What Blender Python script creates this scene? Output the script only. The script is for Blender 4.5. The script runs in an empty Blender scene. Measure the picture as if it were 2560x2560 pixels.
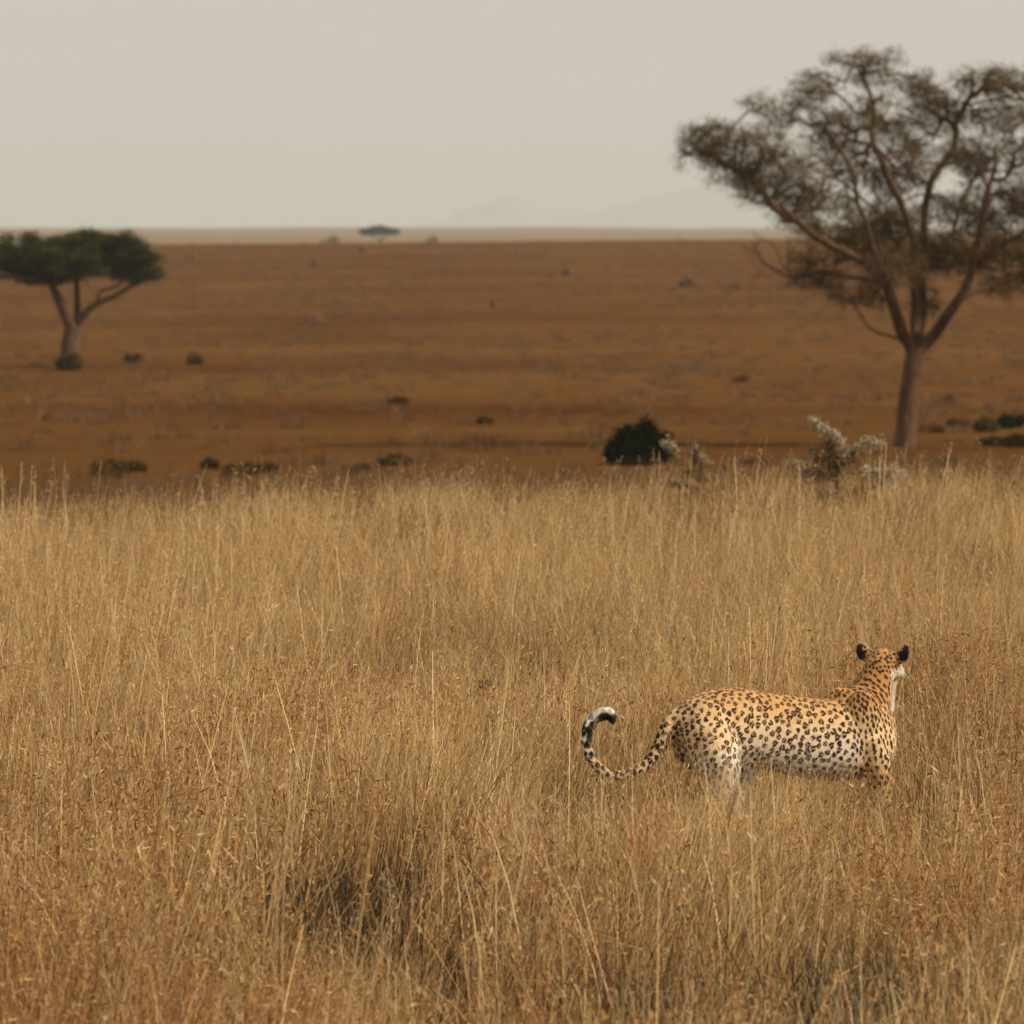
import bpy, bmesh, math
import numpy as np
from mathutils import Vector, kdtree

rng = np.random.default_rng(11)
C = bpy.context.scene.collection
SC = bpy.context.scene
W = 2560.0
F = 14880.0            # focal length in pixels of the 2560 px photograph (about 210 mm)
CAMZ = 2.5
HOR = 570.0            # row of the eye-level line in the photograph
rad = math.radians

# ------------------------------------------------------------------ small helpers
def sstep(a, b, x):
    t = np.clip((x - a) / (b - a), 0, 1)
    return t * t * (3 - 2 * t)

_D = np.array([-60, 0, 46, 54, 62, 80, 100, 149, 220, 310, 400, 550, 700, 900, 960, 1200, 2000, 3600, 5600, 6800, 26000], float)
_Z = np.array([0, 0, 0, -.25, -.7, -1.55, -2.15, -3.0, -3.9, -4.6, -4.0, -2.6, -1.15, .38, .30, -4, -5, -3.4, .9, 2.55, 2.55], float)
def zg(x, d):
    x = np.asarray(x, float); d = np.asarray(d, float)
    z = np.interp(d, _D, _Z)
    k = np.where(d > 150, np.minimum(d * .12, 60), 6)
    z = (z + np.interp(d - k, _D, _Z) + np.interp(d + k, _D, _Z) + np.interp(d - k / 2, _D, _Z) + np.interp(d + k / 2, _D, _Z)) / 5
    tilt = .031 * sstep(24, 52, d) * (1 - sstep(70, 150, d))
    z = z + tilt * (np.clip(x, -9, 9) + 2.2)
    # gentle swells on the far slope and its ridge
    a = sstep(200, 500, d) * (1 - sstep(950, 1500, d))
    z = z + a * (.25 * np.sin(x * .021 + 1.1) + .08 * np.sin(x * .05 + d * .013) + .0042 * x)
    b = sstep(5000, 6500, d)
    z = z + b * (.9 * np.sin(x * .006 + 2) + .5 * np.sin(x * .021 + .5))
    return z

def P(px, py, d):
    """a point at distance d whose direction was read off the photograph"""
    return np.array([(px - 1280) * d / F, d, CAMZ - (py - HOR) * d / F])

def ground_dist(px, py, lo=70):
    d = lo
    while d < 3000:
        x = (px - 1280) * d / F
        if HOR + (CAMZ - float(zg(x, d))) * F / d <= py: return d
        d += .5 + d * .002
    return d

def tag(o, label=None, cat=None, group=None, kind=None):
    if label: o['label'] = label
    if cat: o['category'] = cat
    if group: o['group'] = group
    if kind: o['kind'] = kind
    return o

def empty(name, loc):
    o = bpy.data.objects.new(name, None); o.location = Vector([float(v) for v in loc]); C.objects.link(o)
    return o

def mesh_np(name, V, Fc, col=None, smooth=False):
    """V (n,3), Fc (m,k) equal-size faces or list of such arrays, col (n,3)"""
    me = bpy.data.meshes.new(name)
    V = np.asarray(V, np.float32)
    Fl = Fc if isinstance(Fc, list) else [Fc]
    Fl = [np.asarray(f, np.int32) for f in Fl if len(f)]
    loops = np.concatenate([f.ravel() for f in Fl])
    sizes = np.concatenate([np.full(len(f), f.shape[1], np.int32) for f in Fl])
    starts = np.concatenate([[0], np.cumsum(sizes)[:-1]]).astype(np.int32)
    me.vertices.add(len(V)); me.vertices.foreach_set('co', V.ravel())
    me.loops.add(len(loops)); me.loops.foreach_set('vertex_index', loops)
    me.polygons.add(len(sizes)); me.polygons.foreach_set('loop_start', starts)
    me.update(calc_edges=True)
    if smooth: me.polygons.foreach_set('use_smooth', np.ones(len(sizes), bool))
    if col is not None:
        a = me.color_attributes.new('col', 'FLOAT_COLOR', 'POINT')
        c = np.ones((len(V), 4), np.float32); c[:, :3] = col
        a.data.foreach_set('color', c.ravel())
    me.validate()
    return me

def link_mesh(name, me, mat, parent=None, loc=None):
    o = bpy.data.objects.new(name, me); C.objects.link(o)
    if mat and not me.materials: me.materials.append(mat)
    if parent: o.parent = parent
    if loc is not None: o.location = Vector([float(v) for v in loc])
    return o

# ------------------------------------------------------------------ materials
def newmat(name):
    m = bpy.data.materials.new(name); m.use_nodes = True
    nt = m.node_tree; nt.nodes.clear()
    return m, nt, nt.nodes, nt.links

def ramp(N, stops, interp='LINEAR'):
    r = N.new('ShaderNodeValToRGB'); r.color_ramp.interpolation = interp
    e = r.color_ramp.elements
    while len(e) < len(stops): e.new(.5)
    for k, (p, c) in enumerate(stops):
        e[k].position = p; e[k].color = (*c, 1) if len(c) == 3 else c
    return r

def leaf_material(name, trans=.35, tint=(1, 1, 1), noise_amt=0.0, noise_scale=1.0, rough=.6, spec=.2):
    """colour attribute per blade or leaf, times a patchy world-space variation"""
    m, nt, N, L = newmat(name)
    out = N.new('ShaderNodeOutputMaterial')
    at = N.new('ShaderNodeAttribute'); at.attribute_name = 'col'
    mul = N.new('ShaderNodeMix'); mul.data_type = 'RGBA'; mul.blend_type = 'MULTIPLY'; mul.inputs[0].default_value = 1
    L.new(at.outputs['Color'], mul.inputs[6]); mul.inputs[7].default_value = (*tint, 1)
    colr = mul.outputs[2]
    if noise_amt:
        g = N.new('ShaderNodeNewGeometry')
        mp = N.new('ShaderNodeMapping'); mp.inputs['Scale'].default_value = (1, .35, .25)
        L.new(g.outputs['Position'], mp.inputs[0])
        nz = N.new('ShaderNodeTexNoise'); nz.inputs['Scale'].default_value = noise_scale; nz.inputs['Detail'].default_value = 3
        L.new(mp.outputs[0], nz.inputs['Vector'])
        r = ramp(N, [(.33, (.62, .44, .32)), (.47, (1, .98, .95)), (.66, (1.12, 1.14, 1.12))])
        L.new(nz.outputs['Fac'], r.inputs[0])
        m2 = N.new('ShaderNodeMix'); m2.data_type = 'RGBA'; m2.blend_type = 'MULTIPLY'; m2.inputs[0].default_value = noise_amt
        L.new(colr, m2.inputs[6]); L.new(r.outputs[0], m2.inputs[7]); colr = m2.outputs[2]
    pr = N.new('ShaderNodeBsdfPrincipled'); L.new(colr, pr.inputs['Base Color'])
    pr.inputs['Roughness'].default_value = rough; pr.inputs['Specular IOR Level'].default_value = spec
    if trans:
        tr = N.new('ShaderNodeBsdfTranslucent'); L.new(colr, tr.inputs[0])
        mx = N.new('ShaderNodeMixShader'); mx.inputs[0].default_value = trans
        L.new(pr.outputs[0], mx.inputs[1]); L.new(tr.outputs[0], mx.inputs[2]); L.new(mx.outputs[0], out.inputs[0])
    else:
        L.new(pr.outputs[0], out.inputs[0])
    return m

def bark_material(name, c1, c2, scale=3.0, zs=.25):
    m, nt, N, L = newmat(name)
    out = N.new('ShaderNodeOutputMaterial'); pr = N.new('ShaderNodeBsdfPrincipled')
    tc = N.new('ShaderNodeTexCoord'); mp = N.new('ShaderNodeMapping'); mp.inputs['Scale'].default_value = (scale, scale, scale * zs)
    L.new(tc.outputs['Object'], mp.inputs[0])
    nz = N.new('ShaderNodeTexNoise'); nz.inputs['Scale'].default_value = 1.6; nz.inputs['Detail'].default_value = 8; nz.inputs['Roughness'].default_value = .65
    L.new(mp.outputs[0], nz.inputs['Vector'])
    r = ramp(N, [(.3, c1), (.7, c2)]); L.new(nz.outputs['Fac'], r.inputs[0]); L.new(r.outputs[0], pr.inputs['Base Color'])
    bp = N.new('ShaderNodeBump'); bp.inputs['Strength'].default_value = .8; bp.inputs['Distance'].default_value = .06
    L.new(nz.outputs['Fac'], bp.inputs['Height']); L.new(bp.outputs[0], pr.inputs['Normal'])
    pr.inputs['Roughness'].default_value = .9; pr.inputs['Specular IOR Level'].default_value = .15
    L.new(pr.outputs[0], out.inputs[0])
    return m

# ------------------------------------------------------------------ camera
cam = bpy.data.cameras.new('camera'); camo = bpy.data.objects.new('camera', cam); C.objects.link(camo); SC.camera = camo
camo.location = (0, 0, CAMZ); camo.rotation_euler = (rad(90), 0, 0)
cam.sensor_width = 36; cam.sensor_fit = 'HORIZONTAL'; cam.lens = 36 * F / W
cam.shift_y = -(1280 - HOR) / W
cam.clip_start = .5; cam.clip_end = 60000
cam.dof.use_dof = True; cam.dof.focus_distance = 24.0; cam.dof.aperture_fstop = 8.0; cam.dof.aperture_blades = 9

# ------------------------------------------------------------------ sky and sun
SUN_EL, SUN_AZ = 38, 108         # azimuth clockwise from +Y: from the right and slightly behind the camera
w = bpy.data.worlds.new('World'); SC.world = w; w.use_nodes = True
N, L = w.node_tree.nodes, w.node_tree.links
bg = N['Background']
sky = N.new('ShaderNodeTexSky'); sky.sky_type = 'NISHITA'; sky.sun_disc = False
sky.sun_elevation = rad(SUN_EL); sky.sun_rotation = rad(SUN_AZ); sky.dust_density = 4; sky.air_density = 1.2; sky.altitude = 1500
# thin high overcast: a veil of cream cloud over the sky
tc = N.new('ShaderNodeTexCoord'); sp = N.new('ShaderNodeSeparateXYZ'); L.new(tc.outputs['Generated'], sp.inputs[0])
r = ramp(N, [(0.0, (5.7, 5.75, 5.4)), (.035, (6.5, 5.9, 5.15)), (.3, (6.6, 5.95, 5.15)), (1, (6.6, 6.1, 5.4))])
L.new(sp.outputs['Z'], r.inputs[0])
mp = N.new('ShaderNodeMapping'); mp.inputs['Scale'].default_value = (3, 3, 22); L.new(tc.outputs['Generated'], mp.inputs[0])
nz = N.new('ShaderNodeTexNoise'); nz.inputs['Scale'].default_value = 2.2; nz.inputs['Detail'].default_value = 4; L.new(mp.outputs[0], nz.inputs['Vector'])
cr = ramp(N, [(.25, (.955, .955, .965)), (.75, (1.04, 1.04, 1.03))]); L.new(nz.outputs['Fac'], cr.inputs[0])
mm = N.new('ShaderNodeMix'); mm.data_type = 'RGBA'; mm.blend_type = 'MULTIPLY'; mm.inputs[0].default_value = 1; mm.clamp_result = False
L.new(r.outputs[0], mm.inputs[6]); L.new(cr.outputs[0], mm.inputs[7])
mx = N.new('ShaderNodeMix'); mx.data_type = 'RGBA'; mx.inputs[0].default_value = .93; mx.clamp_result = False
L.new(sky.outputs[0], mx.inputs[6]); L.new(mm.outputs[2], mx.inputs[7]); L.new(mx.outputs[2], bg.inputs['Color'])
bg.inputs['Strength'].default_value = .1
sun = bpy.data.lights.new('sun', 'SUN'); sun.energy = 4.2; sun.angle = rad(4); sun.color = (1, .89, .70)
suno = bpy.data.objects.new('sun', sun); C.objects.link(suno)
el, az = rad(SUN_EL), rad(SUN_AZ)
sd = Vector((math.cos(el) * math.sin(az), math.cos(el) * math.cos(az), math.sin(el)))
suno.rotation_euler = sd.to_track_quat('Z', 'Y').to_euler(); suno.location = (20, -20, 40)
SC.view_settings.view_transform = 'Standard'; SC.view_settings.look = 'None'; SC.view_settings.exposure = 0; SC.view_settings.gamma = 1
SC.cycles.max_bounces = 6; SC.cycles.diffuse_bounces = 3; SC.cycles.transmission_bounces = 3; SC.cycles.volume_bounces = 0
SC.cycles.transparent_max_bounces = 8

# ------------------------------------------------------------------ ground: one sheet to the horizon
def build_ground():
    ds = np.concatenate([np.arange(-40, 10, 5), np.arange(10, 80, .8), np.geomspace(80, 1000, 170)[:-1], np.geomspace(1000, 21300, 100)])
    us = np.linspace(-1, 1, 141); us = np.sign(us) * np.abs(us) ** 1.5
    V = []
    for d in ds:
        half = 60 + max(d, 0) * .42
        x = us * half
        V.append(np.stack([x, np.full_like(x, d), zg(x, d)], 1))
    V = np.concatenate(V)
    n = len(us)
    i = np.arange(len(ds) - 1)[:, None] * n + np.arange(n - 1)[None]
    i = i.ravel(); Fc = np.stack([i, i + 1, i + n + 1, i + n], 1)
    me = mesh_np('ground', V, Fc, smooth=True)
    m, nt, N, L = newmat('savanna_ground')
    out = N.new('ShaderNodeOutputMaterial'); pr = N.new('ShaderNodeBsdfPrincipled')
    g = N.new('ShaderNodeNewGeometry'); s = N.new('ShaderNodeSeparateXYZ'); L.new(g.outputs['Position'], s.inputs[0])
    def noise(scale, sc=(1, 1, 1), det=4, rough=.55):
        mp = N.new('ShaderNodeMapping'); mp.inputs['Scale'].default_value = sc; L.new(g.outputs['Position'], mp.inputs[0])
        z = N.new('ShaderNodeTexNoise'); z.inputs['Scale'].default_value = scale; z.inputs['Detail'].default_value = det
        z.inputs['Roughness'].default_value = rough; L.new(mp.outputs[0], z.inputs['Vector']); return z
    big = noise(.05, (1, .55, 1), 5)
    r1 = ramp(N, [(.30, (.086, .036, .011)), (.45, (.117, .051, .015)), (.58, (.130, .061, .019)), (.72, (.098, .056, .018))]); L.new(big.outputs['Fac'], r1.inputs[0])
    band = noise(.022, (.35, 1.3, 1), 4, .6)
    r2 = ramp(N, [(.33, (.78, .74, .70)), (.5, (1, 1, 1)), (.68, (1.10, 1.10, 1.08))]); L.new(band.outputs['Fac'], r2.inputs[0])
    fine = noise(1.1, (1, .4, 1), 6, .7)
    r3 = ramp(N, [(.3, (.7, .68, .66)), (.5, (1, 1, 1)), (.7, (1.22, 1.22, 1.2))]); L.new(fine.outputs['Fac'], r3.inputs[0])
    def mul(a, b, f=1):
        q = N.new('ShaderNodeMix'); q.data_type = 'RGBA'; q.blend_type = 'MULTIPLY'; q.inputs[0].default_value = f; q.clamp_result = False
        L.new(a, q.inputs[6]); L.new(b, q.inputs[7]); return q.outputs[2]
    slope = mul(mul(r1.outputs[0], r2.outputs[0]), r3.outputs[0])
    # the far plain beyond the ridge is paler, drier grass
    def mapr(a, b):
        q = N.new('ShaderNodeMapRange'); q.inputs['From Min'].default_value = a; q.inputs['From Max'].default_value = b; L.new(s.outputs['Y'], q.inputs[0]); return q.outputs[0]
    def mixc(f, a, b):
        q = N.new('ShaderNodeMix'); q.data_type = 'RGBA'; L.new(f, q.inputs[0]); 
        (L.new(a, q.inputs[6]) if not isinstance(a, tuple) else setattr(q.inputs[6], 'default_value', (*a, 1)))
        (L.new(b, q.inputs[7]) if not isinstance(b, tuple) else setattr(q.inputs[7], 'default_value', (*b, 1)))
        return q.outputs[2]
    c = mixc(mapr(1000, 2500), slope, (.20, .120, .050))
    c = mixc(mapr(210, 100), c, mul(r3.outputs[0], ramp_const(N, (.100, .047, .015))))
    near = mul(r3.outputs[0], ramp_const(N, (.13, .082, .042)))
    c = mixc(mapr(56, 75), near, c)
    L.new(c, pr.inputs['Base Color'])
    bp = N.new('ShaderNodeBump'); bp.inputs['Strength'].default_value = .6; bp.inputs['Distance'].default_value = .4
    L.new(fine.outputs['Fac'], bp.inputs['Height']); L.new(bp.outputs[0], pr.inputs['Normal'])
    pr.inputs['Roughness'].default_value = 1; pr.inputs['Specular IOR Level'].default_value = 0
    L.new(pr.outputs[0], out.inputs[0])
    tag(link_mesh('ground', me, m), kind='structure')

def ramp_const(N, c):
    q = N.new('ShaderNodeRGB'); q.outputs[0].default_value = (*c, 1); return q.outputs[0]

build_ground()

# ------------------------------------------------------------------ distant mountains, a bluish rise faded by the haze and by their own pale colour
def build_hills():
    d0 = 19800
    prof = [(850, 572), (1050, 566), (1110, 548), (1180, 520), (1225, 500), (1262, 489), (1300, 492), (1345, 512), (1390, 535), (1440, 540), (1500, 528), (1570, 508), (1640, 488),
            (1720, 470), (1800, 458), (1880, 462), (1960, 474), (2060, 470), (2160, 486), (2300, 500), (2450, 520), (2700, 545), (3000, 572)]
    px = np.linspace(850, 3000, 160)
    py = np.interp(px, [p[0] for p in prof], [p[1] for p in prof])
    py = np.convolve(np.pad(py, 2, 'edge'), np.ones(5) / 5, 'valid') + 1.2 * np.sin(px * .07)
    rows = [(-.9, -1), (-.6, .25), (-.3, .68), (0, 1), (.3, .7), (.6, .3), (.9, -1)]
    V = []
    for k, (o, h) in enumerate(rows):
        for j in range(len(px)):
            x = (px[j] - 1280) * d0 / F; top = (HOR - py[j]) * d0 / F
            V.append((x + (20 * math.sin(j * .9 + k) if k % 2 else 0), d0 + o * 900 , CAMZ - 2 + (top + 2) * h if h > 0 else -6))
    n = len(px); i = (np.arange(len(rows) - 1)[:, None] * n + np.arange(n - 1)[None]).ravel()
    me = mesh_np('hills', V, np.stack([i, i + 1, i + n + 1, i + n], 1), smooth=True)
    m, nt, N, L = newmat('hazed_hill')
    out = N.new('ShaderNodeOutputMaterial'); pr = N.new('ShaderNodeBsdfPrincipled')
    nz = N.new('ShaderNodeTexNoise'); nz.inputs['Scale'].default_value = .01; nz.inputs['Detail'].default_value = 5
    g = N.new('ShaderNodeNewGeometry'); L.new(g.outputs['Position'], nz.inputs['Vector'])
    r = ramp(N, [(.35, (.26, .29, .26)), (.65, (.32, .33, .28))]); L.new(nz.outputs['Fac'], r.inputs[0]); L.new(r.outputs[0], pr.inputs['Base Color'])  # lighter than real hills: part of the haze is put into this colour
    pr.inputs['Roughness'].default_value = 1; L.new(pr.outputs[0], out.inputs[0])
    tag(link_mesh('hills', me, m), kind='structure')
build_hills()

# ------------------------------------------------------------------ haze
def build_haze(density, color):
    bm = bmesh.new(); bmesh.ops.create_cube(bm, size=1)
    x0, x1, y0, y1, z0, z1 = -9400, 9400, -60, 22000, -12, 175
    for v in bm.verts:
        v.co = Vector(((x0 + x1) / 2 + v.co.x * (x1 - x0), (y0 + y1) / 2 + v.co.y * (y1 - y0), (z0 + z1) / 2 + v.co.z * (z1 - z0)))
    me = bpy.data.meshes.new('haze'); bm.to_mesh(me); bm.free()
    m, nt, N, L = newmat('haze_air')
    out = N.new('ShaderNodeOutputMaterial'); v = N.new('ShaderNodeVolumePrincipled')
    v.inputs['Color'].default_value = (*color, 1); v.inputs['Density'].default_value = density; v.inputs['Anisotropy'].default_value = 0
    L.new(v.outputs[0], out.inputs['Volume'])
    tag(link_mesh('haze', me, m), kind='stuff')
build_haze(1.0e-4, (.93, .955, .925))

# ------------------------------------------------------------------ branching plants
def resample(pts, step):
    pts = np.asarray(pts, float)
    seg = np.linalg.norm(np.diff(pts, axis=0), axis=1); t = np.concatenate([[0], np.cumsum(seg)])
    n = max(2, int(t[-1] / step) + 1); s = np.linspace(0, t[-1], n)
    o = np.stack([np.interp(s, t, pts[:, k]) for k in range(3)], 1)
    if n > 4:                                   # round the corners
        for _ in range(2):
            o[1:-1] = (o[:-2] + 2 * o[1:-1] + o[2:]) / 4
    return o

class Skeleton:
    def __init__(self, rg): self.p = []; self.par = []; self.rmin = []; self.rg = rg
    def arr(self): return np.array(self.p)
    def add_limb(self, pts, r0, r1, step, wob=0, attach=True):
        q = resample(pts, step)
        if wob:
            nz = self.rg.normal(0, wob * 1.5, q.shape); nz[0] = 0; nz = (nz + np.roll(nz, 1, 0) + np.roll(nz, -1, 0)) / 3; nz[0] = 0; q = q + nz
        par = -1
        if attach and self.p:
            a = self.arr(); par = int(np.argmin(np.linalg.norm(a - q[0], axis=1))); q = q[1:]
        for k, v in enumerate(q):
            self.p.append(v); self.par.append(par); par = len(self.p) - 1
            f = k / max(1, len(q) - 1); self.rmin.append(r0 + (r1 - r0) * f)
    def grow(self, targets, step, curve=.25, fwd=.55):
        root = np.array(self.p[0])
        a = self.arr()
        dd = np.array([np.min(np.linalg.norm(a - t, axis=1)) for t in targets])
        tips = []
        P_ = np.zeros((len(self.p) + len(targets) * 14, 3)); n = len(self.p); P_[:n] = self.p
        D_ = np.zeros_like(P_)
        for i in range(n):
            if self.par[i] >= 0: 
                v = P_[i] - P_[self.par[i]]; D_[i] = v / (np.linalg.norm(v) + 1e-9)
            else: D_[i] = (0, 0, 1)
        lowz = root[2] + .22 * (np.percentile(P_[:n, 2], 99) - root[2])
        for ti in np.argsort(dd):
            t = targets[ti]; v = t - P_[:n]; ds = np.linalg.norm(v, axis=1) + 1e-6
            cs = (v * D_[:n]).sum(1) / ds
            cost = ds * (1.0 + fwd * (1 - cs)) + 100 * (P_[:n, 2] < lowz)
            j = int(np.argmin(cost)); L_ = ds[j]; k = int(min(12, max(1, round(L_ / step))))
            p0 = P_[j]; p2 = t; mid = (p0 + p2) / 2 + D_[j] * L_ * curve + self.rg.normal(0, .05 * L_, 3)
            par = j
            for s in range(1, k + 1):
                f = s / k; q = (1 - f) ** 2 * p0 + 2 * f * (1 - f) * mid + f * f * p2
                if s < k: q = q + self.rg.normal(0, .06 * step, 3)
                if n >= len(P_): break
                P_[n] = q; dv = q - P_[par]; D_[n] = dv / (np.linalg.norm(dv) + 1e-9)
                self.p.append(q); self.par.append(par); self.rmin.append(0); par = n; n += 1
            tips.append(par)
        return tips
    def radii(self, rtip, power):
        n = len(self.p); cnt = np.zeros(n); ch = np.zeros(n, int)
        for i in range(n):
            if self.par[i] >= 0: ch[self.par[i]] += 1
        for i in range(n - 1, -1, -1):
            if ch[i] == 0: cnt[i] += 1
            if self.par[i] >= 0: cnt[self.par[i]] += cnt[i]
        return np.maximum(np.array(self.rmin), rtip * cnt ** power)
    def mesh(self, name, rtip=.01, power=.45, sides=6, flare=None):
        R = self.radii(rtip, power) * (.86 if flare and flare[1] < .4 else 1); P_ = self.arr(); par = np.array(self.par)
        if flare: R = R * (1 + flare[0] * np.exp(-np.clip(P_[:, 2] - P_[0, 2], 0, None) / flare[1]))
        idx = np.where(par >= 0)[0]; a = P_[par[idx]]; b = P_[idx]
        gp = par[par[idx]]
        T = b - a; T /= np.linalg.norm(T, axis=1)[:, None] + 1e-9
        Ta = a - P_[np.where(gp >= 0, gp, par[idx])]
        nz = np.linalg.norm(Ta, axis=1); Ta = np.where(nz[:, None] > 1e-6, Ta / (nz[:, None] + 1e-9), T)
        Ta = Ta + T; Ta /= np.linalg.norm(Ta, axis=1)[:, None] + 1e-9
        rb = R[idx]; ra = np.minimum(R[par[idx]], np.maximum(rb * 1.25, rb + .0))
        ref = np.array([.31, .95, .05])
        def ring(c, t, r):
            u = np.cross(t, ref); u /= np.linalg.norm(u, axis=1)[:, None] + 1e-9; v = np.cross(t, u)
            th = np.arange(sides) * 2 * np.pi / sides
            return c[:, None] + r[:, None, None] * (np.cos(th)[None, :, None] * u[:, None] + np.sin(th)[None, :, None] * v[:, None])
        A = ring(a, Ta, ra); B = ring(b, T, rb)
        V = np.concatenate([A, B], 1).reshape(-1, 3)
        base = (np.arange(len(idx)) * 2 * sides)[:, None]; k = np.arange(sides); k2 = (k + 1) % sides
        Fc = np.stack([base + k, base + k2, base + sides + k2, base + sides + k], 2).reshape(-1, 4)
        return mesh_np(name, V, Fc, smooth=True)

def leaf_cloud(centres, per, sigma, size, rg, cols, var=.3, up=.25, longer=1.0):
    """many small leaf faces round each twig tip; colour differs from leaf to leaf and from spray to spray"""
    n = len(centres) * per
    c = np.repeat(np.asarray(centres), per, 0)
    p = c + rg.normal(0, 1, (n, 3)) * np.asarray(sigma)
    nrm = rg.normal(0, 1, (n, 3)); nrm[:, 2] += up; nrm /= np.linalg.norm(nrm, axis=1)[:, None]
    t = np.cross(nrm, rg.normal(0, 1, (n, 3))); t /= np.linalg.norm(t, axis=1)[:, None]; b = np.cross(nrm, t)
    s = size * rg.uniform(.6, 1.4, n)[:, None]; el = rg.uniform(1.2, 2.2, n)[:, None] * longer
    V = np.stack([p - t * s * el, p - b * s * .5, p + t * s * el, p + b * s * .5], 1).reshape(-1, 3)
    Fc = np.arange(n * 4).reshape(-1, 4)
    cols = np.asarray(cols); ci = rg.integers(0, len(cols), len(centres)); cc = cols[np.repeat(ci, per)]
    cc = cc * rg.uniform(1 - var, 1 + var, (n, 1)) 
    return V, Fc, np.repeat(cc, 4, 0)

def blob_points(blobs, n, rg, dz=0.0):
    """blobs: (centre3, radii3); points spread through the blobs, more towards their skins"""
    vol = np.array([b[1][0] * b[1][1] * b[1][2] for b in blobs]) ** .8; vol /= vol.sum()
    out = []
    for i in rg.choice(len(blobs), n, p=vol):
        v = rg.normal(0, 1, 3); v /= np.linalg.norm(v); r = rg.uniform(.05, 1) ** .42
        out.append(np.asarray(blobs[i][0]) + v * r * np.asarray(blobs[i][1]))
    return np.array(out)

BARK = bark_material('acacia_bark', (.036, .019, .009), (.170, .092, .048), 5)
BARK_DARK = bark_material('dark_bark', (.03, .018, .011), (.10, .058, .036), 5)
LEAF_OLIVE = leaf_material('olive_leaves', .25, spec=.05, rough=.8)

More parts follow.
